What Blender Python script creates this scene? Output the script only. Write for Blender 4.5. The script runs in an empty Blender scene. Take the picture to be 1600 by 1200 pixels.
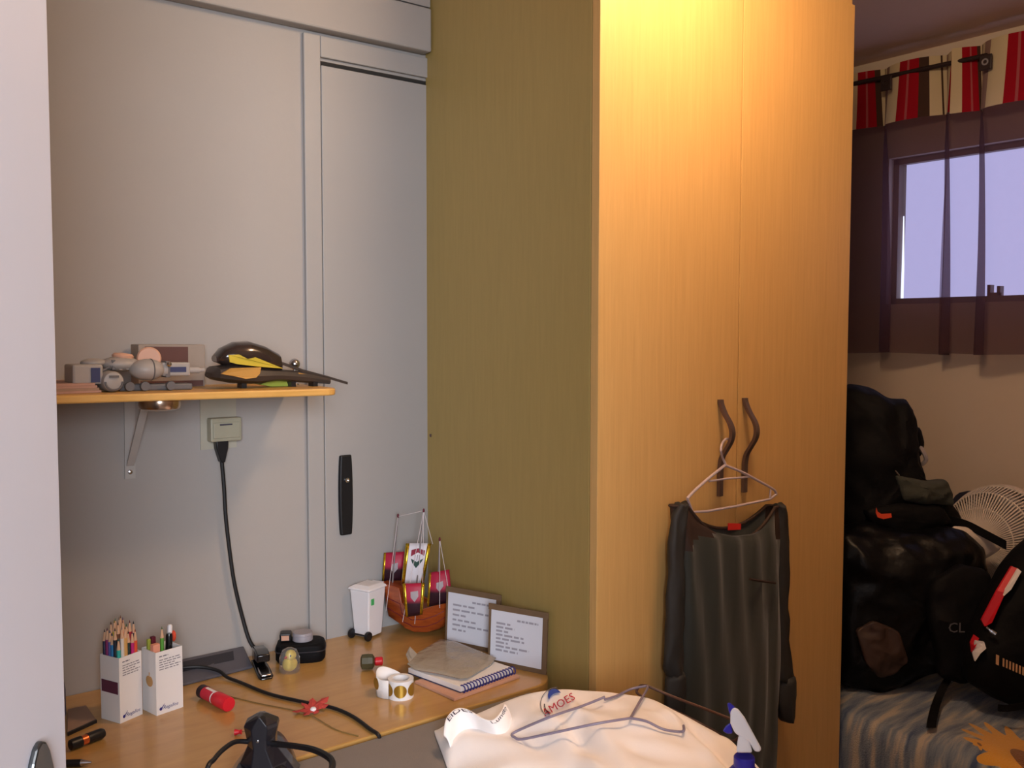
import bpy, math, random
from mathutils import Vector, Matrix, noise
from mathutils.bvhtree import BVHTree
random.seed(7)
S = bpy.context.scene
COL = S.collection

# ---------------------------------------------------------------- camera, world, lights, exposure
F_PX = 1461.7
CAM = Vector((-1.2208, -1.9197, 1.45))
FWD = Vector((0.610649, 0.789943, -0.055660))
RGT = Vector((0.791216, -0.611535, 0.001389))
UPV = Vector((0.032941, 0.044887, 0.998449))
cd = bpy.data.cameras.new('camera')
cd.sensor_width = 36.0
cd.lens = F_PX / 1600.0 * 36.0
cd.clip_start = 0.02
co = bpy.data.objects.new('camera', cd)
COL.objects.link(co)
mw = Matrix((RGT, UPV, -FWD)).transposed().to_4x4()
mw.translation = CAM
co.matrix_world = mw
S.camera = co

w = bpy.data.worlds.new('world')
S.world = w
w.use_nodes = True
bg = w.node_tree.nodes['Background']
bg.inputs[0].default_value = (0.62, 0.74, 1.0, 1)
bg.inputs[1].default_value = 0.6

def light(name, kind, loc, energy, color, target=None, **kw):
    l = bpy.data.lights.new(name, kind)
    l.energy = energy
    l.color = color
    for k, v in kw.items():
        setattr(l, k, v)
    o = bpy.data.objects.new(name, l)
    COL.objects.link(o)
    o.location = loc
    if target is not None:
        o.rotation_euler = (Vector(target) - Vector(loc)).to_track_quat('-Z', 'Y').to_euler()
    return o

# warm ceiling lamp in front of the wardrobe (above the frame)
light('ceiling_lamp_light', 'POINT', (0.13, -0.985, 2.30), 19, (1.0, 0.70, 0.43), shadow_soft_size=0.09)
# daylight from the hall window behind the camera
light('hall_daylight', 'AREA', (-1.85, -3.50, 1.75), 88, (0.84, 0.90, 1.0), target=(-0.75, 0.0, 1.10),
      shape='RECTANGLE', size=1.1, size_y=1.1)

S.view_settings.view_transform = 'Standard'
S.view_settings.look = 'None'
S.view_settings.gamma = 1.0
S.view_settings.use_curve_mapping = False
S.view_settings.exposure = 0.50

# ---------------------------------------------------------------- measuring helpers
def _dir(u, v):
    return FWD * F_PX + RGT * (u - 800.0) - UPV * (v - 600.0)
def at(u, v, ax, val):
    d = _dir(u, v)
    return CAM + d * ((val - CAM[ax]) / d[ax])
def onz(u, v, z): return at(u, v, 2, z)
def ony(u, v, y): return at(u, v, 1, y)
def onx(u, v, x): return at(u, v, 0, x)
def dep(u, v, d): return CAM + _dir(u, v) * (d / F_PX)

# ---------------------------------------------------------------- materials
def srgb(r, g, b):
    f = lambda c: (c / 255.0 / 12.92) if c / 255.0 <= 0.04045 else ((c / 255.0 + 0.055) / 1.055) ** 2.4
    return (f(r), f(g), f(b), 1.0)

def mat(name, col, rough=0.6, metal=0.0, var=0.08, scale=30.0, bump=0.0, bscale=120.0, stretch=None,
        trans=0.0, alpha=1.0, emit=None, estr=0.0, coat=0.0, spec=0.5, ior=1.45, sheen=0.0):
    m = bpy.data.materials.new(name)
    m.use_nodes = True
    nt = m.node_tree
    b = nt.nodes['Principled BSDF']
    if len(col) == 3:
        col = srgb(*col)
    b.inputs['Roughness'].default_value = rough
    b.inputs['Metallic'].default_value = metal
    b.inputs['Specular IOR Level'].default_value = spec
    b.inputs['IOR'].default_value = ior
    b.inputs['Transmission Weight'].default_value = trans
    b.inputs['Alpha'].default_value = alpha
    b.inputs['Coat Weight'].default_value = coat
    b.inputs['Sheen Weight'].default_value = sheen
    tc = nt.nodes.new('ShaderNodeTexCoord')
    mp = nt.nodes.new('ShaderNodeMapping')
    nt.links.new(tc.outputs['Object'], mp.inputs['Vector'])
    if stretch:
        mp.inputs['Scale'].default_value = stretch
    nz = nt.nodes.new('ShaderNodeTexNoise')
    nz.inputs['Scale'].default_value = scale
    nz.inputs['Detail'].default_value = 5.0
    nt.links.new(mp.outputs[0], nz.inputs['Vector'])
    mx = nt.nodes.new('ShaderNodeMix')
    mx.data_type = 'RGBA'
    mx.inputs[6].default_value = [c * (1 - var) for c in col[:3]] + [1]
    mx.inputs[7].default_value = [min(1, c * (1 + var)) for c in col[:3]] + [1]
    nt.links.new(nz.outputs['Fac'], mx.inputs[0])
    nt.links.new(mx.outputs[2], b.inputs['Base Color'])
    if bump > 0:
        n2 = nt.nodes.new('ShaderNodeTexNoise')
        n2.inputs['Scale'].default_value = bscale
        n2.inputs['Detail'].default_value = 4.0
        nt.links.new(mp.outputs[0], n2.inputs['Vector'])
        bp = nt.nodes.new('ShaderNodeBump')
        bp.inputs['Strength'].default_value = bump
        bp.inputs['Distance'].default_value = 0.01
        nt.links.new(n2.outputs['Fac'], bp.inputs['Height'])
        nt.links.new(bp.outputs[0], b.inputs['Normal'])
    if emit:
        b.inputs['Emission Color'].default_value = srgb(*emit)
        b.inputs['Emission Strength'].default_value = estr
    return m

def wood(name, c1, c2, rough, stretch, scale=6.0, coat=0.0):
    m = bpy.data.materials.new(name)
    m.use_nodes = True
    nt = m.node_tree
    b = nt.nodes['Principled BSDF']
    b.inputs['Roughness'].default_value = rough
    b.inputs['Coat Weight'].default_value = coat
    b.inputs['Coat Roughness'].default_value = 0.12
    tc = nt.nodes.new('ShaderNodeTexCoord')
    mp = nt.nodes.new('ShaderNodeMapping')
    mp.inputs['Scale'].default_value = stretch
    nt.links.new(tc.outputs['Object'], mp.inputs['Vector'])
    nz = nt.nodes.new('ShaderNodeTexNoise')
    nz.inputs['Scale'].default_value = scale
    nz.inputs['Detail'].default_value = 8.0
    nz.inputs['Roughness'].default_value = 0.65
    nz.inputs['Distortion'].default_value = 0.4
    nt.links.new(mp.outputs[0], nz.inputs['Vector'])
    rp = nt.nodes.new('ShaderNodeValToRGB')
    rp.color_ramp.elements[0].position = 0.3
    rp.color_ramp.elements[0].color = srgb(*c1)
    rp.color_ramp.elements[1].position = 0.72
    rp.color_ramp.elements[1].color = srgb(*c2)
    nt.links.new(nz.outputs['Fac'], rp.inputs['Fac'])
    nt.links.new(rp.outputs['Color'], b.inputs['Base Color'])
    return m

M = {}
M['wall'] = mat('wall_paint', (160, 155, 151), 0.75, var=0.03, scale=6, bump=0.04, bscale=60)
M['wallr'] = mat('cream_wall_paint', (206, 190, 174), 0.8, var=0.03, scale=8, bump=0.04, bscale=80)
M['ceil'] = mat('ceiling_paint', (218, 192, 176), 0.9, var=0.03)
M['floor'] = wood('floor_wood', (110, 80, 55), (140, 105, 75), 0.5, (1, 9, 1))
M['doorp'] = mat('door_paint', (158, 155, 153), 0.55, var=0.03, scale=5)
M['leafp'] = mat('white_door_paint', (192, 193, 202), 0.5, var=0.05, scale=7, stretch=(1, 1, 0.25), bump=0.05, bscale=20)
M['black'] = mat('black_plastic', (22, 22, 25), 0.4, var=0.2)
M['blackg'] = mat('glossy_black_plastic', (15, 15, 19), 0.22, var=0.2, coat=0.3)
M['cable'] = mat('cable_rubber', (20, 18, 20), 0.5)
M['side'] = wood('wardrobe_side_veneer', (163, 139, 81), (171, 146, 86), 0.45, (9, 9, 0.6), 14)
M['front'] = wood('wardrobe_front_veneer', (203, 160, 97), (215, 172, 108), 0.42, (11, 11, 0.45), 12)
M['desk'] = wood('desk_veneer', (172, 130, 70), (188, 146, 84), 0.3, (1.2, 9, 9), 5, coat=0.45)
M['shelf'] = wood('shelf_veneer', (200, 150, 75), (216, 168, 95), 0.4, (1.5, 9, 9), 6)
M['handle'] = mat('dark_bronze_metal', (118, 100, 94), 0.35, metal=0.7)
M['paper'] = mat('white_card', (226, 222, 220), 0.6, var=0.02)
M['sheet'] = mat('white_paper', (214, 216, 226), 0.7, var=0.02)
M['ink'] = mat('grey_ink', (120, 116, 124), 0.8)
M['inkl'] = mat('pale_grey_ink', (160, 158, 170), 0.8)
M['inkd'] = mat('dark_ink', (60, 55, 70), 0.8)
M['inkb'] = mat('blue_ink', (48, 44, 120), 0.7)
M['card'] = mat('brown_cardboard', (112, 88, 64), 0.8, var=0.12, scale=60)
M['steel'] = mat('polished_steel', (190, 188, 190), 0.2, metal=1.0)
M['chrome'] = mat('satin_metal', (205, 180, 160), 0.22, metal=1.0)
M['whitep'] = mat('white_plastic', (226, 222, 224), 0.4, var=0.02)
M['ivory'] = mat('ivory_plastic', (160, 155, 134), 0.45)
M['whitem'] = mat('white_metal', (172, 167, 163), 0.5)
M['plug'] = mat('cream_panel', (172, 166, 150), 0.6)
M['clear'] = mat('clear_plastic', (235, 235, 235), 0.12, var=0.0, trans=0.9, ior=1.2)
M['bagclear'] = mat('clear_wrapping', (196, 186, 170), 0.08, var=0.05, trans=0.45, ior=1.25, bump=0.6, bscale=30)
M['greym'] = mat('grey_board_cover', (126, 118, 112), 0.85, var=0.05, bump=0.1, bscale=400)
M['shirt'] = mat('white_cotton', (242, 236, 233), 0.9, var=0.02, bump=0.06, bscale=500, sheen=0.2)
M['darkred'] = mat('dark_maroon', (96, 20, 40), 0.5)
M['red'] = mat('red_plastic', (200, 28, 44), 0.4)
M['redl'] = mat('red_label', (190, 40, 60), 0.5)
M['gold'] = mat('gold_foil', (168, 132, 50), 0.3, metal=0.6)
M['holo'] = mat('holographic_gold_foil', (220, 180, 50), 0.2, metal=0.9, var=0.5, scale=160)
M['hull'] = wood('varnished_hull', (128, 50, 22), (176, 84, 34), 0.3, (4, 4, 22), 6, coat=0.4)
M['thread'] = mat('white_thread', (214, 204, 206), 0.7)
M['mast'] = mat('grey_mast', (128, 118, 118), 0.6)
M['pink'] = mat('pinkish_cover', (196, 150, 126), 0.7)
M['padpink'] = mat('dusty_pink_paper', (168, 132, 118), 0.8, var=0.1)
M['blue'] = mat('blue_plastic', (42, 34, 150), 0.4)
M['hangl'] = mat('lavender_plastic', (186, 170, 176), 0.4)
M['hangg'] = mat('grey_wire_plastic', (132, 122, 140), 0.4)
M['hangb'] = mat('brown_plastic', (84, 56, 46), 0.4)
M['satin'] = mat('dark_green_satin', (46, 51, 48), 0.42, var=0.12, scale=14, stretch=(1, 1, 0.2), sheen=0.3, bump=0.15, bscale=18)
M['brownsh'] = mat('brown_sheer_fabric', (56, 38, 30), 0.7, var=0.15)
M['sleeve'] = mat('dark_olive_fabric', (46, 44, 42), 0.6, var=0.15, bump=0.2, bscale=25)
M['tag'] = mat('red_tag', (216, 44, 36), 0.6)
M['bagblk'] = mat('black_bag_plastic', (8, 8, 11), 0.38, var=0.3, bump=0.35, bscale=22, spec=0.25)
M['packblk'] = mat('black_nylon', (9, 8, 11), 0.7, var=0.3, bump=0.2, bscale=40, spec=0.2)
M['packbr'] = mat('dark_brown_film', (58, 40, 34), 0.6, var=0.3, bump=0.3, bscale=12)
M['clothg'] = mat('dark_grey_cloth', (60, 62, 56), 0.9, var=0.15, bump=0.2, bscale=60)
M['navy'] = mat('navy_cloth', (20, 22, 44), 0.8)
M['orange'] = mat('orange_print', (214, 72, 40), 0.6)
M['fan'] = mat('fan_white', (208, 196, 186), 0.45)
M['fanblade'] = mat('fan_blade_plastic', (176, 168, 170), 0.3, alpha=0.85)
M['rod'] = mat('dark_rod', (44, 30, 30), 0.5)
M['winframe'] = mat('window_frame_metal', (128, 112, 100), 0.5)
M['pane'] = mat('frosted_lit_pane', (200, 200, 230), 0.5, emit=(194, 200, 250), estr=1.35)
M['sky'] = mat('open_gap_daylight', (230, 235, 255), 0.5, emit=(214, 228, 255), estr=2.6)
M['greytoy'] = mat('grey_toy_plastic', (158, 150, 144), 0.45, var=0.08)
M['greytoyd'] = mat('dark_grey_toy_plastic', (96, 92, 92), 0.5)
M['bluetoy'] = mat('navy_toy_stripe', (52, 56, 92), 0.5)
M['peach'] = mat('peach_plastic', (206, 158, 132), 0.5)
M['browncard'] = mat('brown_window_card', (92, 58, 52), 0.6)
M['boxgrey'] = mat('grey_box_card', (150, 136, 124), 0.6)
M['toydark'] = mat('dark_toy_plastic', (58, 50, 46), 0.4, var=0.15)
M['toycanopy'] = mat('smoked_canopy', (48, 36, 32), 0.18, coat=0.5)
M['toyyel'] = mat('yellow_toy_plastic', (190, 166, 52), 0.5, var=0.12)
M['toyora'] = mat('amber_toy_plastic', (178, 130, 60), 0.5, var=0.12)
M['toylime'] = mat('lime_toy_plastic', (150, 160, 60), 0.5)
M['glue'] = mat('dark_cap', (44, 32, 36), 0.5)
M['leaf'] = mat('red_leaf', (176, 62, 56), 0.7, var=0.25)
M['twig'] = mat('olive_twig', (132, 104, 56), 0.8)
M['chick'] = mat('yellow_chick', (222, 196, 70), 0.6)
M['tray'] = mat('slate_plastic', (82, 80, 88), 0.4)
M['traydk'] = mat('dark_slate_plastic', (40, 38, 46), 0.4)
M['tin'] = mat('grey_tin', (146, 140, 146), 0.5)
M['green'] = mat('green_sticker', (70, 170, 96), 0.6)
M['olive'] = mat('dark_olive_glass', (70, 66, 44), 0.35)
M['bluegrey'] = mat('blue_grey_plastic', (86, 88, 112), 0.5)
M['brownmat'] = mat('grey_brown_mat', (150, 122, 104), 0.6)
M['woodtip'] = mat('bare_pencil_wood', (206, 164, 132), 0.7)
M['iron'] = mat('iron_black_plastic', (26, 24, 30), 0.28, coat=0.3)
M['copper'] = mat('copper_band', (214, 112, 66), 0.3, metal=0.8)
M['mattress'] = mat('mattress_ticking', (170, 160, 150), 0.9)
M['maroonlab'] = mat('maroon_label', (98, 50, 70), 0.6, var=0.2)
M['crestgreen'] = mat('crest_green', (30, 66, 56), 0.6)
M['crestred'] = mat('crest_maroon', (140, 28, 54), 0.6)
M['sailw'] = mat('white_sail', (226, 222, 230), 0.6, var=0.02)
M['crestgrey'] = mat('crest_grey', (160, 150, 156), 0.6)
M['shirtblue'] = mat('print_blue', (52, 78, 170), 0.7)
M['shirtred'] = mat('print_red', (190, 36, 66), 0.7)
M['piping'] = mat('red_piping', (196, 24, 40), 0.5)
M['letgrey'] = mat('grey_print', (92, 90, 94), 0.6)

# two-tone sail (crimson over near-black)
def sailmat():
    m = mat('crimson_black_sail', (150, 24, 56), 0.5)
    nt = m.node_tree
    b = nt.nodes['Principled BSDF']
    tc = nt.nodes.new('ShaderNodeTexCoord')
    sp = nt.nodes.new('ShaderNodeSeparateXYZ')
    nt.links.new(tc.outputs['Generated'], sp.inputs[0])
    rp = nt.nodes.new('ShaderNodeValToRGB')
    rp.color_ramp.elements[0].position = 0.42
    rp.color_ramp.elements[0].color = srgb(44, 14, 28)
    rp.color_ramp.elements[1].position = 0.56
    rp.color_ramp.elements[1].color = srgb(168, 28, 62)
    nt.links.new(sp.outputs['Z'], rp.inputs['Fac'])
    nt.links.new(rp.outputs['Color'], b.inputs['Base Color'])
    return m
M['sailr'] = sailmat()

# curtain cloths: thin woven fabric that lets part of the light through
def curtainmat(name, striped):
    m = bpy.data.materials.new(name)
    m.use_nodes = True
    nt = m.node_tree
    for n in list(nt.nodes):
        nt.nodes.remove(n)
    out = nt.nodes.new('ShaderNodeOutputMaterial')
    df = nt.nodes.new('ShaderNodeBsdfDiffuse')
    tl = nt.nodes.new('ShaderNodeBsdfTranslucent')
    tr = nt.nodes.new('ShaderNodeBsdfTransparent')
    m1 = nt.nodes.new('ShaderNodeMixShader')
    m1.inputs[0].default_value = 0.25
    m2 = nt.nodes.new('ShaderNodeMixShader')
    m2.inputs[0].default_value = 0.0 if striped else 0.42
    if striped:
        uv = nt.nodes.new('ShaderNodeUVMap')
        sp = nt.nodes.new('ShaderNodeSeparateXYZ')
        nt.links.new(uv.outputs[0], sp.inputs[0])
        fr = nt.nodes.new('ShaderNodeMath')
        fr.operation = 'FRACT'
        nt.links.new(sp.outputs['X'], fr.inputs[0])
        rp = nt.nodes.new('ShaderNodeValToRGB')
        rp.color_ramp.interpolation = 'CONSTANT'
        cream, red, brn, mau, pale = srgb(214, 196, 160), srgb(164, 26, 40), srgb(78, 58, 50), srgb(150, 122, 112), srgb(176, 90, 92)
        seq = [(0.0, cream), (0.20, red), (0.295, pale), (0.32, red), (0.42, brn), (0.53, cream), (0.69, brn), (0.73, cream), (0.86, mau)]
        el = rp.color_ramp.elements
        el[0].position, el[0].color = seq[0]
        el[1].position, el[1].color = seq[1]
        for p, c in seq[2:]:
            e = el.new(p)
            e.color = c
        nt.links.new(fr.outputs[0], rp.inputs['Fac'])
        nt.links.new(rp.outputs['Color'], df.inputs['Color'])
        nt.links.new(rp.outputs['Color'], tl.inputs['Color'])
    else:
        df.inputs['Color'].default_value = srgb(92, 66, 70)
        tl.inputs['Color'].default_value = srgb(96, 70, 80)
        tr.inputs['Color'].default_value = (0.86, 0.8, 0.84, 1)
    nt.links.new(df.outputs[0], m1.inputs[1])
    nt.links.new(tl.outputs[0], m1.inputs[2])
    nt.links.new(m1.outputs[0], m2.inputs[1])
    nt.links.new(tr.outputs[0], m2.inputs[2])
    nt.links.new(m2.outputs[0], out.inputs['Surface'])
    return m
M['curt'] = curtainmat('brown_voile', False)
M['band'] = curtainmat('striped_header_cloth', True)

# blanket with a printed sunflower
def blanketmat(fc):
    m = bpy.data.materials.new('sunflower_print_blanket')
    m.use_nodes = True
    nt = m.node_tree
    N = nt.nodes.new
    L = nt.links.new
    b = nt.nodes['Principled BSDF']
    b.inputs['Roughness'].default_value = 0.95
    b.inputs['Sheen Weight'].default_value = 0.3
    tc = N('ShaderNodeTexCoord')
    mp = N('ShaderNodeMapping')
    mp.inputs['Scale'].default_value = (1.6, 11.0, 3.2)
    L(tc.outputs['UV'], mp.inputs['Vector'])
    nz = N('ShaderNodeTexNoise')
    nz.inputs['Scale'].default_value = 3.0
    nz.inputs['Detail'].default_value = 6.0
    L(mp.outputs[0], nz.inputs['Vector'])
    rp = N('ShaderNodeValToRGB')
    e = rp.color_ramp.elements
    e[0].position, e[0].color = 0.36, srgb(58, 76, 108)
    e[1].position, e[1].color = 0.62, srgb(172, 160, 146)
    e2 = e.new(0.5)
    e2.color = srgb(116, 126, 138)
    L(nz.outputs['Fac'], rp.inputs['Fac'])
    prev = rp.outputs['Color']
    def flower(cx, cy, r, amp, k, prev):
        mp2 = N('ShaderNodeMapping')
        mp2.inputs['Location'].default_value = (-cx, -cy, 0)
        L(tc.outputs['UV'], mp2.inputs['Vector'])
        mp3 = N('ShaderNodeMapping')
        mp3.inputs['Rotation'].default_value = (0, 0, -2.23)
        L(mp2.outputs[0], mp3.inputs['Vector'])
        mp2 = N('ShaderNodeMapping')
        mp2.inputs['Scale'].default_value = (0.5, 1.0, 1.0)
        L(mp3.outputs[0], mp2.inputs['Vector'])
        sp = N('ShaderNodeSeparateXYZ')
        L(mp2.outputs[0], sp.inputs[0])
        an = N('ShaderNodeMath'); an.operation = 'ARCTAN2'
        L(sp.outputs['Y'], an.inputs[0]); L(sp.outputs['X'], an.inputs[1])
        mu = N('ShaderNodeMath'); mu.operation = 'MULTIPLY'; mu.inputs[1].default_value = k
        L(an.outputs[0], mu.inputs[0])
        sn = N('ShaderNodeMath'); sn.operation = 'SINE'
        L(mu.outputs[0], sn.inputs[0])
        ma = N('ShaderNodeMath'); ma.operation = 'MULTIPLY_ADD'; ma.inputs[1].default_value = amp; ma.inputs[2].default_value = r
        L(sn.outputs[0], ma.inputs[0])
        ln = N('ShaderNodeVectorMath'); ln.operation = 'LENGTH'
        L(mp2.outputs[0], ln.inputs[0])
        lt = N('ShaderNodeMath'); lt.operation = 'LESS_THAN'
        L(ln.outputs['Value'], lt.inputs[0]); L(ma.outputs[0], lt.inputs[1])
        mx = N('ShaderNodeMix'); mx.data_type = 'RGBA'
        L(lt.outputs[0], mx.inputs[0]); L(prev, mx.inputs[6])
        mx.inputs[7].default_value = srgb(206, 148, 52)
        lt2 = N('ShaderNodeMath'); lt2.operation = 'LESS_THAN'; lt2.inputs[1].default_value = r * 0.32
        L(ln.outputs['Value'], lt2.inputs[0])
        mx2 = N('ShaderNodeMix'); mx2.data_type = 'RGBA'
        L(lt2.outputs[0], mx2.inputs[0]); L(mx.outputs[2], mx2.inputs[6])
        mx2.inputs[7].default_value = srgb(120, 72, 30)
        return mx2.outputs[2]
    for (cx, cy, r, amp, k) in fc:
        prev = flower(cx, cy, r, amp, k, prev)
    L(prev, b.inputs['Base Color'])
    n2 = N('ShaderNodeTexNoise')
    n2.inputs['Scale'].default_value = 260
    L(tc.outputs['UV'], n2.inputs['Vector'])
    bp = N('ShaderNodeBump')
    bp.inputs['Strength'].default_value = 0.4
    bp.inputs['Distance'].default_value = 0.01
    L(n2.outputs['Fac'], bp.inputs['Height'])
    L(bp.outputs[0], b.inputs['Normal'])
    return m

# ---------------------------------------------------------------- mesh helpers
ROOT = {}
def empty(name, loc, rz=0.0):
    o = bpy.data.objects.new(name, None)
    o.empty_display_size = 0.05
    COL.objects.link(o)
    o.location = loc
    o.rotation_euler = (0, 0, rz)
    ROOT[o] = (Matrix.Translation(loc) @ Matrix.Rotation(rz, 4, 'Z')).inverted()
    return o

def tag(o, label, cat, group=None):
    o['label'] = label
    o['category'] = cat
    if group:
        o['group'] = group
    return o

def thing(name, loc, label, cat, group=None, rz=0.0):
    return tag(empty(name, loc, rz), label, cat, group)

class MB:
    def __init__(s):
        s.v = []
        s.f = []
        s.uv = None
    def add(s, vs, fs):
        o = len(s.v)
        s.v += [Vector(p) for p in vs]
        s.f += [tuple(i + o for i in f) for f in fs]
        return s
    def hexa(s, b, t):
        n = len(b)
        fs = [tuple(range(n))[::-1], tuple(range(n, 2 * n))]
        for i in range(n):
            j = (i + 1) % n
            fs.append((i, j, n + j, n + i))
        return s.add(list(b) + list(t), fs)
    def box(s, x0, x1, y0, y1, z0, z1):
        return s.hexa([(x0, y0, z0), (x1, y0, z0), (x1, y1, z0), (x0, y1, z0)],
                      [(x0, y0, z1), (x1, y0, z1), (x1, y1, z1), (x0, y1, z1)])
    def prism(s, pts, ext):
        e = Vector(ext)
        return s.hexa([Vector(p) for p in pts], [Vector(p) + e for p in pts])
    def loft(s, rings, cap=True, closed=True):
        n = len(rings[0])
        vs = [p for r in rings for p in r]
        fs = []
        for k in range(len(rings) - 1):
            for i in range(n if closed else n - 1):
                j = (i + 1) % n
                fs.append((k * n + i, k * n + j, (k + 1) * n + j, (k + 1) * n + i))
        if cap:
            fs.append(tuple(range(n))[::-1])
            fs.append(tuple((len(rings) - 1) * n + i for i in range(n)))
        return s.add(vs, fs)
    def lathe(s, prof, origin=(0, 0, 0), axis=(0, 0, 1), n=24, cap=True):
        a = Vector(axis).normalized()
        x = a.orthogonal().normalized()
        y = a.cross(x)
        o = Vector(origin)
        rings = []
        for r, h in prof:
            r = max(r, 1e-4)
            rings.append([o + a * h + (x * math.cos(2 * math.pi * i / n) + y * math.sin(2 * math.pi * i / n)) * r for i in range(n)])
        return s.loft(rings, cap)
    def tube(s, pts, r, n=8, closed=False):
        pts = [Vector(p) for p in pts]
        rs = r if isinstance(r, (list, tuple)) else [r] * len(pts)
        rings = []
        m = len(pts)
        up = None
        for i, p in enumerate(pts):
            if closed:
                t = pts[(i + 1) % m] - pts[i - 1]
            else:
                t = pts[min(i + 1, m - 1)] - pts[max(i - 1, 0)]
            t.normalize()
            if up is None:
                up = t.orthogonal().normalized()
            up = (up - t * up.dot(t)).normalized()
            sd = t.cross(up)
            rings.append([p + (up * math.cos(2 * math.pi * k / n) + sd * math.sin(2 * math.pi * k / n)) * rs[i] for k in range(n)])
        if closed:
            rings.append(rings[0])
            return s.loft(rings, False)
        return s.loft(rings, True)
    def strip(s, pts, wv, tv):
        # rectangular bar swept along pts, with width vector wv and thickness vector tv
        wv, tv = Vector(wv), Vector(tv)
        return s.loft([[Vector(p) - wv - tv, Vector(p) + wv - tv, Vector(p) + wv + tv, Vector(p) - wv + tv] for p in pts], True)
    def grid(s, rows, thick=None):
        n = len(rows[0])
        vs = [p for r in rows for p in r]
        fs = []
        for k in range(len(rows) - 1):
            for i in range(n - 1):
                fs.append((k * n + i, k * n + i + 1, (k + 1) * n + i + 1, (k + 1) * n + i))
        return s.add(vs, fs)
    def pillow(s, outl, nrm, tf, tb, rings=7, amp=0.0, freq=8.0, seed=0.0, pw=1.0, ridge=0.0):
        # inflated solid from a star-shaped outline; tf/tb = swelling to either side of the outline plane
        nrm = Vector(nrm).normalized()
        P = [Vector(p) for p in outl]
        c = sum(P, Vector()) / len(P)
        n = len(P)
        seq = []
        for k in range(rings + 1):
            a = k / rings * math.pi / 2
            seq.append((math.sin(a) ** pw, -tb * math.cos(a) ** pw))
        for k in range(rings - 1, -1, -1):
            a = k / rings * math.pi / 2
            seq.append((math.sin(a) ** pw, tf * math.cos(a) ** pw))
        R2 = []
        for sc, h in seq:
            sc = max(sc, 0.02)
            ring = []
            for p in P:
                q = c + (p - c) * sc + nrm * h
                if amp:
                    d = noise.noise_vector(q * freq + Vector((seed, seed * 2, 0)))
                    q = q + d * amp
                if ridge:
                    f_ = 1 - 2 * abs(noise.noise(q * freq * 1.4 + Vector((3, seed, 1)))) + 0.5 * (1 - 2 * abs(noise.noise(q * freq * 3.3 + Vector((seed, 8, 2)))))
                    q = q + nrm * (f_ * ridge * (1 if h > 0 else 0.4)) + (q - c).normalized() * (f_ * ridge * 0.3)
                ring.append(q)
            R2.append(ring)
        return s.loft(R2, True)
    def text(s, body, size, org, ax, ay, lift=None, shear=0.0, align='LEFT'):
        cu = bpy.data.curves.new('lettering', 'FONT')
        cu.body = body
        cu.size = size
        cu.align_x = align
        cu.shear = shear
        cu.resolution_u = 2
        to = bpy.data.objects.new('lettering', cu)
        me = bpy.data.meshes.new_from_object(to)
        ax, ay, org = Vector(ax), Vector(ay), Vector(org)
        vs = [org + ax * v.co.x + ay * v.co.y for v in me.vertices]
        if lift:
            vs = [lift(v) for v in vs]
        s.add(vs, [tuple(p.vertices) for p in me.polygons])
        bpy.data.meshes.remove(me)
        bpy.data.objects.remove(to)
        bpy.data.curves.remove(cu)
        return s
    def build(s, name, m, parent=None, smooth=False, bevel=0.0, world=True, solid=0.0, subd=0, sharp=35, seg=2):
        vs = s.v
        if parent is not None and world:
            r = parent
            while r.parent is not None:
                r = r.parent
            inv = ROOT.get(r, Matrix())
            vs = [inv @ v for v in vs]
        me = bpy.data.meshes.new(name)
        me.from_pydata([tuple(v) for v in vs], [], s.f)
        me.validate()
        import bmesh
        bm = bmesh.new()
        bm.from_mesh(me)
        bmesh.ops.recalc_face_normals(bm, faces=bm.faces)
        bm.to_mesh(me)
        bm.free()
        if s.uv:
            ul = me.uv_layers.new(name='UVMap')
            for lp in me.loops:
                ul.data[lp.index].uv = s.uv[lp.vertex_index]
        me.materials.append(M[m] if isinstance(m, str) else m)
        if smooth:
            me.polygons.foreach_set('use_smooth', [True] * len(me.polygons))
            if sharp:
                me.set_sharp_from_angle(angle=math.radians(sharp))
        o = bpy.data.objects.new(name, me)
        COL.objects.link(o)
        if parent is not None:
            o.parent = parent
        if solid:
            q = o.modifiers.new('thickness', 'SOLIDIFY')
            q.thickness = abs(solid)
            q.offset = 1.0 if solid > 0 else -1.0
        if bevel:
            q = o.modifiers.new('bevel', 'BEVEL')
            q.width = bevel
            q.segments = seg
            q.limit_method = 'ANGLE'
        if subd:
            q = o.modifiers.new('subdivision', 'SUBSURF')
            q.levels = q.render_levels = subd
        return o

def struct(o):
    o['kind'] = 'structure'
    return o

def catmull(pts, n=8):
    pts = [Vector(p) for p in pts]
    out = []
    for i in range(len(pts) - 1):
        p0, p1, p2, p3 = pts[max(i - 1, 0)], pts[i], pts[i + 1], pts[min(i + 2, len(pts) - 1)]
        for k in range(n):
            t = k / n
            out.append(0.5 * ((2 * p1) + (p2 - p0) * t + (2 * p0 - 5 * p1 + 4 * p2 - p3) * t * t + (3 * p1 - p0 - 3 * p2 + p3) * t ** 3))
    out.append(pts[-1])
    return out

def wordbars(mb, org, ax, ay, width, rows, pitch, hgt, rnd, fill=(0.5, 1.0), first=None):
    # illegible small print: rows of word-length dashes
    org, ax, ay = Vector(org), Vector(ax), Vector(ay)
    for r in range(rows):
        x = 0.0
        lim = width * (first[r] if first else rnd.uniform(*fill))
        while x < lim:
            wl = min(rnd.uniform(0.10, 0.24) * width, lim - x)
            o = org - ay * (pitch * r) + ax * x
            mb.add([o, o + ax * wl, o + ax * wl + ay * hgt, o + ay * hgt], [(0, 1, 2, 3)])
            x += wl + width * 0.04

ZD = 0.75        # desk height
DW, WW = 0.609, 0.832   # wardrobe depth and width
XW = 1.74        # window wall
ZC = 2.37        # ceiling

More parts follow.
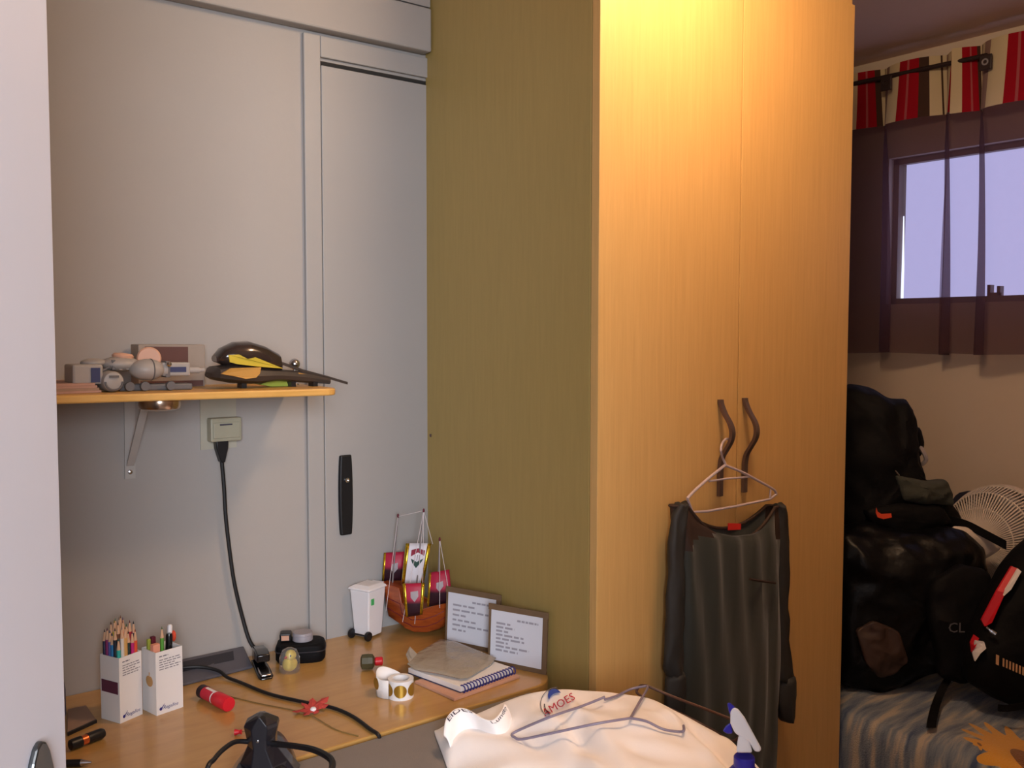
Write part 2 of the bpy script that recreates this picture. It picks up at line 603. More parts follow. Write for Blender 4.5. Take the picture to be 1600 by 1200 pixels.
# ================================================================ SETTING
struct(MB().box(-2.5, XW + 0.12, -3.75, 0.12, -0.05, 0.0).build('floor', 'floor'))
struct(MB().box(-2.5, XW + 0.12, -3.75, 0.12, ZC, ZC + 0.06).build('ceiling', 'ceil'))
wb = MB()
wb.box(-1.80, -0.276, 0.0, 0.10, 0.0, ZC)
wb.box(0.52, XW, 0.0, 0.10, 0.0, ZC)
wb.box(-0.276, 0.52, 0.0, 0.10, 2.046, ZC)
wb.box(-0.30, 0.56, 0.101, 0.14, 0.0, ZC)  # added unseen slab behind the door, stops outside light leaking through its gap
struct(wb.build('wall_back', 'wall'))
struct(MB().box(-1.90, -1.80, -1.80, 0.10, 0, ZC).build('wall_left', 'wall'))
wf = MB()
wf.box(-2.4, -1.66, -1.93, -1.81, 0, ZC)
wf.box(-0.80, XW, -1.93, -1.81, 0, ZC)
wf.box(-1.66, -0.80, -1.93, -1.81, 2.12, ZC)
struct(wf.build('wall_front', 'wall'))
wh = MB()
wh.box(-2.5, -2.4, -3.75, -1.81, 0, ZC)
wh.box(0.3, 0.4, -3.75, -1.93, 0, ZC)
wh.box(-2.4, 0.3, -3.75, -3.65, 0, ZC)
struct(wh.build('wall_hall', 'wall'))
# window wall with an opening
WY0, WY1, WZ0, WZ1 = -1.02, -0.17, 1.545, 2.035
wr = MB()
wr.box(XW, XW + 0.12, -1.93, WY0, 0, ZC)
wr.box(XW, XW + 0.12, WY1, 0.10, 0, ZC)
wr.box(XW, XW + 0.12, WY0, WY1, 0, WZ0)
wr.box(XW, XW + 0.12, WY0, WY1, WZ1, ZC)
struct(wr.build('wall_right', 'wallr'))
# beam along the top of the back wall
struct(MB().box(-1.80, -0.004, -0.036, 0.0, 2.105, 2.205).build('trim_1', 'wall', bevel=0.004))
struct(MB().box(-1.80, -0.004, -0.030, 0.0, 2.209, ZC).build('trim_2', 'wall'))

# door in the back wall: casing, leaf, long black handle plate
d1 = struct(empty('door_1', (0.1, 0, 0)))
MB().box(-0.316, -0.2765, -0.010, 0.0, 0, 2.098).build('casing', 'doorp', d1, bevel=0.002)
MB().box(-0.276, 0.55, -0.010, 0.0, 2.052, 2.098).build('casing', 'doorp', d1, bevel=0.002)
lf = MB().box(-0.2725, 0.515, -0.005, 0.035, 0.006, 2.036).build('leaf', 'doorp', d1, bevel=0.002)
hp = MB()
prof = []
for k in range(13):
    t = k / 12
    hw = 0.0155 + 0.0035 * math.sin(math.pi * t) ** 0.7
    prof.append((hw, 0.985 + 0.184 * t))
rings = []
for hw, z in prof:
    rings.append([(-0.2235 - hw, -0.005, z), (-0.2235 - hw * 0.86, -0.013, z), (-0.2235 + hw * 0.86, -0.013, z), (-0.2235 + hw, -0.005, z)])
hp.loft(rings)
plate = hp.build('handle_plate', 'black', lf, bevel=0.003)
kh = MB()
kh.lathe([(0.0055, 0), (0.0055, 0.004), (0.003, 0.004), (0.003, 0.001)], (-0.223, -0.013, 1.112), (0, -1, 0), 14)
kh.build('keyhole', 'steel', lf, True)

# near white door, opened into the room
e = Vector((-1.040, -1.050, 0))
dv = Vector((-0.628, -0.778, 0)).normalized()
nv = Vector((0.778, -0.628, 0)).normalized()
d2 = struct(empty('door_2', e + dv * 0.4))
q = [e, e + dv * 0.84, e + dv * 0.84 - nv * 0.035, e - nv * 0.035]
l2 = MB().hexa([p + Vector((0, 0, 0.01)) for p in q], [p + Vector((0, 0, 2.09)) for p in q]).build('leaf', 'leafp', d2, bevel=0.002)
pc = e + dv * 0.050
ol = []
for k in range(24):
    a = 2 * math.pi * k / 24
    ex = 0.026 * math.cos(a)
    ez = (0.125 * (abs(math.sin(a)) ** 0.8) * (1 if math.sin(a) > 0 else -1))
    ol.append(pc + dv * ex + Vector((0, 0, 0.990 + ez)))
MB().prism(ol, nv * 0.006).build('handle_plate', mat('dark_steel_plate', (92, 96, 98), 0.3, metal=0.9), l2, bevel=0.002)
MB().tube([pc + nv * 0.006 + Vector((0, 0, 0.96)), pc + nv * 0.045 + Vector((0, 0, 0.96)), pc + nv * 0.05 + dv * 0.02 + Vector((0, 0, 0.96)), pc + nv * 0.05 + dv * 0.11 + Vector((0, 0, 0.955))], 0.009, 10).build('handle', 'steel', l2, True)

# window
wn = struct(empty('window_1', (XW + 0.05, -0.6, WZ0)))
fr = MB()
t = 0.020
for (a, b, c, d) in [(WY0, WY1, WZ0, WZ0 + t), (WY0, WY1, WZ1 - t, WZ1), (WY0, WY0 + t, WZ0, WZ1), (WY1 - t, WY1, WZ0, WZ1)]:
    fr.box(XW + 0.03, XW + 0.08, a, b, c, d)
fr.build('window_frame', 'winframe', wn)
MB().box(XW + 0.055, XW + 0.060, WY0 + t, WY1 - t - 0.012, WZ0 + t, WZ1 - t).build('pane', 'pane', wn)
gp = MB()
yy = WY1 - t - 0.012
gp.hexa([(XW + 0.058, yy, WZ0 + t), (XW + 0.058, yy + 0.012, WZ0 + t), (XW + 0.058, yy + 0.010, WZ1 - 0.19), (XW + 0.058, yy + 0.007, WZ1 - 0.19)],
        [(XW + 0.060, yy, WZ0 + t), (XW + 0.060, yy + 0.012, WZ0 + t), (XW + 0.060, yy + 0.010, WZ1 - 0.19), (XW + 0.060, yy + 0.007, WZ1 - 0.19)])
gp.build('open_gap', 'sky', wn)
lt = MB()
lt.box(XW + 0.030, XW + 0.055, -0.505, -0.495, WZ0 + t, WZ0 + t + 0.035)
lt.box(XW + 0.030, XW + 0.055, -0.535, -0.525, WZ0 + t, WZ0 + t + 0.030)
lt.box(XW + 0.030, XW + 0.040, -0.535, -0.495, WZ0 + t, WZ0 + t + 0.010)
lt.build('latch', 'winframe', wn)

# ================================================================ WARDROBE
wd = thing('wardrobe', (WW / 2, -DW / 2, 0), 'tall two-door beech veneer wardrobe with olive-toned side', 'wardrobe')
ZT = 2.300
MB().box(0.0, 0.018, -DW + 0.024, -0.002, 0, ZT).build('side_panel', 'side', wd, bevel=0.001)
MB().box(WW - 0.018, WW, -DW + 0.024, -0.002, 0, ZT).build('side_panel', 'side', wd, bevel=0.001)
MB().box(0.018, WW - 0.018, -DW + 0.026, -0.002, ZT - 0.02, ZT).build('top_panel', 'side', wd)
MB().box(0.018, WW - 0.018, -0.008, -0.002, 0.06, ZT - 0.02).build('back_panel', 'side', wd)
MB().box(0.018, WW - 0.018, -DW + 0.04, -DW + 0.058, 0, 0.06).build('plinth', 'side', wd)
MB().box(0.0, WW, -DW + 0.008, -DW + 0.024, 2.238, ZT).build('top_rail', 'front', wd)
MB().lathe([(0.004, 0), (0.004, 0.0015), (0.002, 0.0016)], (0, -0.02, 1.20), (-1, 0, 0), 12).build('cam_cap', 'handle', wd)
gapx = 0.416
hnd = []
for i, (x0, x1) in enumerate([(0.0, gapx - 0.0018), (gapx + 0.0018, WW)]):
    dr = MB().box(x0, x1, -DW, -DW + 0.0215, 0.065, 2.234).build('door', 'front', wd, bevel=0.0012)
    hx = 0.330 if i == 0 else 0.412 + 0.040
    hx = [ony(1126, 700, -DW - 0.006).x, ony(1164, 700, -DW - 0.006).x][i]
    prof = [(0.004, 1.306), (0.006, 1.296), (0.016, 1.277), (0.031, 1.256), (0.037, 1.238), (0.034, 1.220), (0.022, 1.200), (0.011, 1.183), (0.007, 1.165), (0.006, 1.14), (0.006, 1.098)]
    pts = catmull([Vector((hx, -DW - a, z)) for a, z in prof], 4)
    MB().strip(pts, (0.0058, 0, 0), (0, 0.0040, 0)).build('handle', 'handle', dr, True, sharp=60)
    hnd.append(hx)

# ================================================================ DESK
XL = -1.62
dk = thing('desk', (-0.8, -0.26, 0), 'yellow-brown varnished desk with rounded corner against the wall', 'desk')
ol = [(XL, 0.0 - 0.002), (XL, -0.515)]
for k in range(9):
    a = -math.pi / 2 + k / 8 * math.pi / 2
    ol.append((-0.075 + 0.070 * math.cos(a), -0.445 + 0.070 * math.sin(a)))
ol.append((-0.005, -0.002))
MB().prism([(x, y, ZD - 0.025) for x, y in ol], (0, 0, 0.025)).build('desk_top', 'desk', dk, bevel=0.003)
MB().box(-0.045, -0.025, -0.43, -0.03, 0, ZD - 0.025).build('leg_panel', 'desk', dk)
MB().box(XL + 0.03, XL + 0.05, -0.43, -0.03, 0, ZD - 0.025).build('leg_panel', 'desk', dk)
MB().box(XL + 0.05, -0.045, -0.05, -0.032, 0.35, ZD - 0.025).build('back_rail', 'desk', dk)

# ================================================================ SHELF AND WHAT HANGS FROM IT
ZS = 1.338
sh = thing('wall_shelf', (-0.8, -0.12, ZS - 0.014), 'narrow wooden wall shelf with rounded end above the desk', 'shelf')
ol = [(-1.55, -0.001), (-1.55, -0.25)]
for k in range(7):
    a = -math.pi / 2 + k / 6 * math.pi / 2
    ol.append((-0.392 + 0.035 * math.cos(a), -0.215 + 0.035 * math.sin(a)))
ol.append((-0.357, -0.001))
MB().prism([(x, y, ZS - 0.014) for x, y in ol], (0, 0, 0.014)).build('board', 'shelf', sh, bevel=0.003)
bk = MB()
bk.box(-0.702, -0.682, -0.004, 0.0, 1.155, ZS - 0.014)
bk.box(-0.702, -0.682, -0.19, -0.004, ZS - 0.0175, ZS - 0.014)
b_ = bk.build('bracket', 'whitem', sh)
MB().strip([(-0.692, -0.004, 1.182), (-0.692, -0.115, ZS - 0.0175)], (0.007, 0, 0), (0, 0.002, 0.0015)).build('strut', 'whitem', b_)
MB().lathe([(0.005, 0), (0.004, 0.002), (0.001, 0.003)], (-0.692, -0.004, 1.168), (0, -1, 0), 12).build('screw', 'steel', b_)

pk = ony(250, 632, -0.19)
pl = thing('puck_light', (pk.x, -0.19, ZS - 0.014), 'round brushed-metal puck light fixed under the shelf', 'lamp')
MB().lathe([(0.036, 0), (0.0365, -0.003), (0.0365, -0.012), (0.034, -0.0175), (0.027, -0.0205), (0.026, -0.019), (0.001, -0.019)], (pk.x, -0.19, ZS - 0.014), (0, 0, 1), 32, True).build('housing', 'chrome', pl, True)

# socket with plug and cord
cp = thing('wall_backing_panel', (-0.508, 0, 1.25), 'cream backing panel behind the wall socket under the shelf', 'panel')
a = ony(312, 640, 0); b = ony(368, 640, 0)
MB().box(a.x, b.x, -0.003, 0.0, 1.205, ZS - 0.016).build('panel', 'plug', cp)
so = thing('wall_socket', (-0.507, -0.003, 1.247), 'ivory wall socket box with a black plug in it', 'socket')
MB().box(-0.540, -0.474, -0.028, -0.003, 1.222, 1.271).build('housing', 'ivory', so, bevel=0.003)
MB().box(-0.535, -0.479, -0.031, -0.028, 1.229, 1.262).build('cover', 'ivory', so, bevel=0.002)
MB().box(-0.522, -0.496, -0.0325, -0.031, 1.256, 1.259).build('slot', 'inkd', so)
pg = thing('power_cord', (-0.507, -0.02, 1.2), 'black power cord plugged into the socket, running down the wall', 'cord')
pts = [ony(345, 686, -0.018), ony(345.5, 700, -0.018), ony(346, 712, -0.018), ony(346.5, 722, -0.018)]
MB().loft([[p + Vector((sx * hw, sy * 0.009, 0)) for sx, sy in ((-1, -1), (1, -1), (1, 1), (-1, 1))] for p, hw in zip(pts, (0.0135, 0.0125, 0.008, 0.0045))]).build('plug', 'black', pg, True, bevel=0.002)
cpts = catmull([ony(346.5, 720, -0.018), ony(350, 760, -0.016), ony(353, 810, -0.014), ony(360, 870, -0.013), ony(367, 915, -0.013), ony(379, 965, -0.014), ony(391, 1003, -0.02), Vector((-0.440, -0.03, 0.757))], 6)
MB().tube(cpts, 0.0042, 8).build('cable', 'cable', pg, True)

# ================================================================ THINGS ON THE SHELF
# pinkish pad at the left end
a = ony(157, 610, -0.19)
pd = thing('paper_pad', (a.x - 0.06, -0.12, ZS), 'pinkish paper pad at the left end of the shelf', 'pad')
for k in range(4):
    z = ZS + 0.0005 + k * 0.0042
    r = 0.0015 * k
    MB().hexa([(a.x - 0.16, -0.235 + r, z), (a.x - r * 2.2, -0.195, z), (a.x + 0.01 - r, -0.05, z), (a.x - 0.16, -0.05, z)],
              [(a.x - 0.16, -0.235 + r, z + 0.004), (a.x - r * 2.2, -0.195, z + 0.004), (a.x + 0.01 - r, -0.05, z + 0.004), (a.x - 0.16, -0.05, z + 0.004)]).build('sheet_block', ['padpink', 'brownmat', 'padpink', 'padpink'][k], pd)

# grey box with a brown window, behind the grey toy
x0, x1 = ony(216, 580, -0.06).x, ony(320, 580, -0.06).x
bx = thing('display_box', ((x0 + x1) / 2, -0.04, ZS), 'small grey display box with brown panel behind the grey toy', 'box')
zt = ony(268, 541, -0.06).z
MB().box(x0, x1, -0.06, -0.010, ZS, zt).build('body', 'boxgrey', bx, bevel=0.0015)
MB().box(x0 + 0.012, x1 - 0.034, -0.0615, -0.06, ZS + 0.03, zt - 0.004).build('front_panel', 'browncard', bx)
MB().box(x0 + 0.004, x1 - 0.004, -0.0612, -0.06, ZS + 0.001, ZS + 0.012).build('lower_stripe', 'browncard', bx)

# grey toy vehicle, front to back of the shelf
YT = -0.165
T = lambda u, v, y=YT: ony(u, v, y)
gt = thing('toy_spacecraft', (T(210, 600).x, YT, ZS), 'grey toy spacecraft with round pods and a navy stripe on the shelf', 'toy')
c = T(132, 588); MB().box(c.x - 0.024, c.x + 0.026, YT - 0.02, YT + 0.045, ZS + 0.014, T(132, 574).z).build('rear_block', 'greytoy', gt, bevel=0.004)
c = T(140, 588); MB().box(c.x - 0.003, c.x + 0.012, YT - 0.0215, YT - 0.02, ZS + 0.018, T(132, 579).z).build('block_stripe', 'bluetoy', gt)
c = T(170, 588); MB().lathe([(0.001, -0.026), (0.012, -0.026), (0.0165, -0.024), (0.0185, -0.018), (0.0185, 0.03)], (c.x, YT - 0.006, ZS + 0.0187), (0, 1, 0), 24).build('drum_pod', 'greytoy', gt, True)
MB().tube([Vector((c.x + 0.0145 * math.cos(t), YT - 0.033, ZS + 0.0187 + 0.0145 * math.sin(t))) for t in [math.pi * (1 + k / 10) for k in range(11)]], 0.0018, 6).build('pod_ring', 'greytoyd', gt, True)
MB().box(c.x - 0.008, c.x + 0.008, YT - 0.0345, YT - 0.032, ZS + 0.026, ZS + 0.030).build('pod_vent', 'greytoyd', gt)
def ell(mb, c, r, n=16, axis='z'):
    c = Vector(c)
    rings = []
    for i in range(n + 1):
        a = -math.pi / 2 + math.pi * i / n
        rr = max(math.cos(a), 0.01)
        rings.append([c + Vector((r[0] * rr * math.cos(2 * math.pi * k / 24), r[1] * rr * math.sin(2 * math.pi * k / 24), r[2] * math.sin(a))) for k in range(24)])
    return mb.loft(rings)
c = T(228, 581); ell(MB(), (c.x, YT - 0.005, c.z), (0.031, 0.026, 0.0195)).build('engine_pod', 'greytoy', gt, True)
c = T(192, 568); ell(MB(), (c.x, YT + 0.02, c.z - 0.006), (0.034, 0.03, 0.014)).build('hull_top', 'greytoy', gt, True)
c = T(150, 572); ell(MB(), (c.x, YT + 0.02, c.z), (0.022, 0.02, 0.008)).build('rear_dome', 'greytoy', gt, True)
c = T(196, 560); MB().lathe([(0.018, 0), (0.019, 0.004), (0.015, 0.008), (0.003, 0.009)], (c.x, YT + 0.02, c.z - 0.004), (0.1, 0, 1), 20).build('cap', 'peach', gt, True)
c = T(241, 559); MB().lathe([(0.001, -0.006), (0.019, -0.006), (0.0215, -0.003), (0.0215, 0.003), (0.019, 0.006), (0.001, 0.006)], (c.x, YT + 0.034, c.z - 0.006), (0.25, 1, 0), 28).build('peach_disc', 'peach', gt, True)
pc2 = T(228, 581)
MB().tube([Vector((pc2.x + 0.0065, YT - 0.005 + 0.0262 * math.cos(2 * math.pi * k / 28) * 0.98, pc2.z + 0.0195 * math.sin(2 * math.pi * k / 28) * 0.98)) for k in range(28)], 0.0012, 6, True).build('pod_seam', 'greytoyd', gt, True)
MB().lathe([(0.010, 0), (0.012, 0.003), (0.012, 0.010), (0.007, 0.012), (0.002, 0.011)], (pc2.x + 0.024, YT - 0.005, pc2.z), (1, 0, 0), 18).build('pod_nozzle', 'greytoy', gt, True)
for dx_ in (-0.020, -0.008, 0.004):
    p2 = T(192, 568)
    MB().box(p2.x + dx_, p2.x + dx_ + 0.006, YT - 0.004, YT + 0.02, p2.z - 0.016, p2.z + 0.002).build('hull_rib', 'greytoyd' if dx_ < -0.01 else 'greytoy', gt, bevel=0.001)
MB().tube([T(150, 590), T(175, 575), T(205, 572)], 0.0022, 8).build('side_strut', 'greytoyd', gt, True)
MB().box(T(255, 575).x, T(262, 575).x, YT - 0.014, YT + 0.016, T(270, 592).z, T(270, 567).z).build('arm_collar', 'greytoyd', gt, bevel=0.001)
MB().lathe([(0.004, 0), (0.0045, 0.010), (0.002, 0.012)], T(258, 575) + Vector((0, -0.012, 0.004)), (0, -1, 0), 10).build('stud', 'steel', gt, True)
c0, c1 = T(250, 580), T(294, 580)
MB().box(c0.x, c1.x, YT - 0.012, YT + 0.014, T(270, 590).z, T(270, 569).z).build('arm', 'greytoy', gt, bevel=0.003)
MB().box(T(257, 580).x, T(287, 580).x, YT - 0.0135, YT - 0.012, T(270, 584).z, T(270, 576).z).build('arm_stripe', 'bluetoy', gt)
MB().lathe([(0.006, 0), (0.006, 0.02), (0.004, 0.021), (0.004, 0.03)], (c1.x, YT, T(294, 581).z), (1, 0, 0), 14).build('barrel', 'greytoy', gt, True)
MB().box(T(185, 590).x, T(300, 590).x, YT - 0.004, YT + 0.03, ZS, ZS + 0.012).build('underframe', 'greytoyd', gt, bevel=0.003)
for u in (198, 222, 262):
    MB().lathe([(0.001, -0.005), (0.008, -0.005), (0.009, 0), (0.008, 0.005), (0.001, 0.005)], (T(u, 597).x, YT - 0.016, ZS + 0.009), (0, 1, 0), 16).build('wheel', 'greytoyd', gt, True)

# yellow and black toy jet
YJ = -0.15
J = lambda u, v, y=YJ: ony(u, v, y)
jt = thing('toy_jet', (J(430, 600).x, YJ, ZS), 'black and yellow toy jet with smoked canopy and long pointed nose', 'toy')
def yprism(mb, pix, y0, y1):
    return mb.prism([ony(u, v, YJ) + Vector((0, y0, 0)) for u, v in pix], (0, y1 - y0, 0))
# lower fuselage: lofted sections along the length
def section(u, vt, vb, hy, n=12):
    p0, p1 = J(u, vt), J(u, vb)
    cz, rz_ = (p0.z + p1.z) / 2, (p0.z - p1.z) / 2
    return [Vector((p0.x, YJ + hy * math.cos(2 * math.pi * k / n), cz + rz_ * math.copysign(abs(math.sin(2 * math.pi * k / n)) ** 0.7, math.sin(2 * math.pi * k / n)))) for k in range(n)]
MB().loft([section(325, 584, 592, 0.02), section(333, 574, 596, 0.042), section(358, 570, 600, 0.05), section(392, 574, 601, 0.045), section(430, 577, 596, 0.032), section(470, 580, 598, 0.02), section(514, 589, 600, 0.008)]).build('fuselage', 'toydark', jt, True)
MB().loft([section(336, 557, 568, 0.022), section(345, 545, 572, 0.03), section(362, 536, 576, 0.034), section(385, 534, 579, 0.034), section(410, 541, 581, 0.03), section(432, 553, 580, 0.024), section(437, 565, 580, 0.014)]).build('canopy', 'toycanopy', jt, True, sharp=50)
MB().strip([J(432, 566) + Vector((0, -0.005, 0)), J(470, 579) + Vector((0, -0.004, 0)), J(510, 589), J(542, 598)], (0, 0.004, 0), (0, 0, 0.0026)).build('nose_boom', 'toydark', jt)
pz = [(346, 556), (362, 555), (376, 562), (388, 559), (434, 576), (400, 574), (360, 570), (348, 567)]
o_ = Vector((0, -0.036, 0))
MB().prism([J(u, v) + o_ * (1 - 0.0085 * max(0, u - 380) * 0.6) for u, v in pz], (0, 0.003, 0)).build('upper_stripe', 'toyyel', jt)
pz = [(331, 585), (345, 576), (392, 574), (390, 584), (384, 590), (368, 592), (350, 588)]
MB().prism([J(u, v) + Vector((0, -0.0535 + 0.00012 * abs(u - 362), 0)) for u, v in pz], (0, 0.006, 0)).build('side_panel', 'toyora', jt)
pz = [(459, 582), (508, 591), (510, 594), (462, 589)]
MB().prism([J(u, v) + Vector((0, -0.021 + 0.0003 * (u - 459), 0)) for u, v in pz], (0, 0.005, 0)).build('nose_panel', 'toyora', jt)
MB().prism([J(u, v) + Vector((0, 0.005, 0)) for u, v in [(408, 602), (425, 596), (450, 597), (452, 604), (425, 605)]], (0, 0.03, 0)).build('belly_fin', 'toylime', jt)
for u in (378, 455, 489):
    p = J(u, 600)
    MB().box(p.x - 0.005, p.x + 0.005, YJ - 0.012, YJ + 0.012, ZS, p.z + 0.006).build('landing_foot', 'black', jt)
p = J(460, 569, -0.09)
mbk = thing('metal_knob', (p.x, -0.09, ZS), 'small silver ball-headed knob behind the toy jet', 'knob')
ell(MB(), (p.x, -0.09, p.z), (0.0115, 0.0115, 0.0115)).build('ball', 'steel', mbk, True)
MB().lathe([(0.010, 0), (0.009, 0.003), (0.004, 0.006), (0.004, p.z - ZS - 0.008)], (p.x, -0.09, ZS), (0, 0, 1), 16).build('stem', 'steel', mbk, True)

# ================================================================ PENCIL CARTONS
def carton(corner, rz, wx, wy, h, label):
    t = thing('pencil_carton', (corner[0], corner[1], ZD), label, 'carton', 'pencil cartons on the desk', rz)
    th = 0.0012
    m = MB()
    m.box(0, wx, 0, th, 0, h); m.box(0, wx, wy - th, wy, 0, h)
    m.box(0, th, th, wy - th, 0, h); m.box(wx - th, wx, th, wy - th, 0, h)
    m.box(th, wx - th, th, wy - th, 0, th)
    m.build('sleeve', 'paper', t, world=False)
    rnd = random.Random(3)
    tx = MB()
    wordbars(tx, (0.007, -0.0004, h - 0.010), (1, 0, 0), (0, 0, 1), wx - 0.011, 1, 0.004, 0.0022, rnd, first=[0.42])
    wordbars(tx, (0.007, -0.0004, h - 0.0165), (1, 0, 0), (0, 0, 1), wx - 0.011, 5, 0.0044, 0.0016, rnd, first=[1.0, 1.0, 0.72, 1.0, 0.9])
    tx.build('small_print', 'ink', t, world=False)
    lg = MB()
    lg.text('Regallos', 0.0092, (0.0125, -0.0005, 0.0085), (1, 0, 0), (0, 0, 1), shear=0.25)
    lg.lathe([(0.0030, 0), (0.0016, 0.0001)], (0.0085, -0.0005, 0.0105), (0, -1, 0), 16)
    lg.add([(0.0095, -0.0005, 0.0125), (0.0155, -0.0005, 0.0185), (0.0165, -0.0005, 0.0185), (0.0115, -0.0005, 0.0115)], [(0, 1, 2, 3)])
    lg.build('logo', 'inkb', t, world=False)
    return t
RZ1, RZ2 = math.radians(24), math.radians(13)
C1, C2 = (-0.774, -0.199), (-0.712, -0.204)
H1 = 0.1185
t1 = carton(C1, RZ1, 0.0485, 0.050, H1, 'left white pencil carton with maroon label, full of colour pencils')
MB().box(-0.0006, 0, 0.004, 0.047, 0.052, 0.074).build('side_label', 'maroonlab', t1, world=False)
t2 = carton(C2, RZ2, 0.0535, 0.048, H1 - 0.002, 'right white pencil carton with an apple sticker and few pens')
ap = MB()
ol = []
for k in range(20):
    a = 2 * math.pi * k / 20
    r = 0.0115 * (1 - 0.18 * max(0, math.sin(a)) ** 8)
    ol.append((-0.0003, 0.022 + r * math.cos(a), 0.060 + r * 0.92 * math.sin(a)))
ap.prism(ol, (-0.0004, 0, 0))
ap.prism([(-0.0003, 0.0215, 0.069), (-0.0003, 0.0205, 0.076), (-0.0003, 0.023, 0.076), (-0.0003, 0.023, 0.069)], (-0.0004, 0, 0))
ap.build('apple_sticker', mat('tan_sticker', (196, 150, 96), 0.7), t2, world=False)

def local(corner, rz, x, y, z):
    return Vector((corner[0] + x * math.cos(rz) - y * math.sin(rz), corner[1] + x * math.sin(rz) + y * math.cos(rz), ZD + z))
def pencil(base, tip, col, label, group):
    t = thing('coloured_pencil', base, label, 'pencil', group)
    d = (tip - base).normalized()
    L = (tip - base).length
    bm_ = MB().lathe([(0.0035, 0), (0.0035, L - 0.021)], base, d, 6)
    b = bm_.build('barrel', mat('pencil_paint', col, 0.35), t)
    MB().lathe([(0.0035, L - 0.021), (0.0013, L - 0.005)], base, d, 8).build('bare_cone', 'woodtip', t)
    MB().lathe([(0.0013, L - 0.005), (0.0003, L)], base, d, 8).build('lead', mat('pencil_lead', [c * 0.6 for c in col], 0.6), t)
    return t
g1 = 'colour pencils in the left carton'
ROWS = [  # name, rgb, x, y (inside the left carton), length
    ('navy blue', (36, 40, 74), 0.0065, 0.0450, 0.163), ('plum purple', (130, 36, 96), 0.0055, 0.0372, 0.167),
    ('violet', (86, 90, 160), 0.0058, 0.0297, 0.164), ('sky blue', (44, 118, 170), 0.0054, 0.0222, 0.160),
    ('black-patterned', (22, 28, 40), 0.0056, 0.0147, 0.170), ('turquoise', (46, 166, 156), 0.0050, 0.0062, 0.153),
    ('white', (214, 204, 196), 0.0125, 0.0056, 0.172), ('ochre', (206, 156, 88), 0.0195, 0.0060, 0.171),
    ('bottle green', (30, 46, 38), 0.0265, 0.0066, 0.160), ('hot pink', (190, 30, 110), 0.0335, 0.0054, 0.158),
    ('orange red', (222, 82, 40), 0.0400, 0.0066, 0.160), ('midnight blue', (24, 30, 58), 0.0438, 0.0145, 0.172),
    ('slate grey', (70, 76, 92), 0.0442, 0.0232, 0.166), ('leaf green', (64, 130, 56), 0.0300, 0.0145, 0.171),
    ('brown', (110, 66, 44), 0.0140, 0.0170, 0.178), ('salmon', (220, 140, 112), 0.0215, 0.0150, 0.180),
    ('crimson', (160, 24, 40), 0.0365, 0.0155, 0.176), ('lemon', (210, 190, 60), 0.0135, 0.0265, 0.181),
    ('beige', (196, 166, 136), 0.0220, 0.0250, 0.184), ('lilac', (160, 120, 170), 0.0300, 0.0240, 0.182),
    ('dark red', (110, 24, 30), 0.0140, 0.0370, 0.176), ('mint', (120, 180, 150), 0.0230, 0.0360, 0.180),
    ('copper', (170, 100, 60), 0.0330, 0.0340, 0.183)]
for nm, col, x, y, L in ROWS:
    lx, ly = random.uniform(-0.0008, 0.0008), random.uniform(-0.0008, 0.0008)
    base = local(C1, RZ1, x, y, 0.0015)
    tip = local(C1, RZ1, x + lx, y + ly, L)
    pencil(base, tip, col, nm + ' pencil standing in the left white carton', g1)
# things in the right carton
pencil(local(C2, RZ2, 0.0200, 0.012, 0.0015), local(C2, RZ2, 0.0210, 0.013, 0.158), (84, 150, 50), 'bright green pencil standing alone in the right white carton', 'writing tools in the right carton')
def rcthing(name, label, cat):
    return thing(name, local(C2, RZ2, 0.02, 0.02, 0.0015), label, cat, 'writing tools in the right carton')
er = rcthing('pink_eraser', 'pale pink block eraser in the right carton', 'eraser')
def lbox(x0, x1, y0, y1, z0, z1):
    P = lambda x, y, z: local(C2, RZ2, x, y, z)
    return MB().hexa([P(x0, y0, z0), P(x1, y0, z0), P(x1, y1, z0), P(x0, y1, z0)], [P(x0, y0, z1), P(x1, y0, z1), P(x1, y1, z1), P(x0, y1, z1)])
lbox(0.0016, 0.0155, 0.010, 0.021, 0.0016, 0.128).build('block', mat('pink_rubber', (222, 150, 124), 0.7), er, bevel=0.001)
rb = rcthing('maroon_stick', 'dark maroon stick standing between eraser and green pencil', 'stick')
lbox(0.0085, 0.0165, 0.026, 0.034, 0.0016, 0.138).build('stick', 'darkred', rb, bevel=0.001)
ms = rcthing('olive_stick', 'short olive stick at the left edge of the right carton', 'stick')
lbox(0.0016, 0.0075, 0.028, 0.034, 0.0016, 0.135).build('stick', 'toylime', ms, bevel=0.001)
mk = rcthing('black_marker', 'thick black capped marker leaning in the right carton', 'marker')
p0, p1 = local(C2, RZ2, 0.034, 0.020, 0.003), local(C2, RZ2, 0.0395, 0.020, 0.139)
d = (p1 - p0).normalized(); L = (p1 - p0).length
MB().lathe([(0.0050, 0), (0.0050, L - 0.04)], p0, d, 16).build('barrel', 'black', mk, True)
MB().lathe([(0.0062, L - 0.04), (0.0062, L - 0.004), (0.005, L), (0.001, L)], p0, d, 16).build('cap', 'blackg', mk, True)
wp = rcthing('white_pen', 'white pen with orange clip at the right of the carton', 'pen')
p0, p1 = local(C2, RZ2, 0.044, 0.030, 0.003), local(C2, RZ2, 0.047, 0.030, 0.152)
d = (p1 - p0).normalized(); L = (p1 - p0).length
MB().lathe([(0.0045, 0), (0.0045, L - 0.003), (0.003, L)], p0, d, 16).build('barrel', 'whitep', wp, True)
c = p0 + d * (L - 0.022)
ell(MB(), c + Vector((0.0062, -0.003, 0)), (0.0042, 0.0055, 0.0105)).build('clip', 'orange', wp, True)

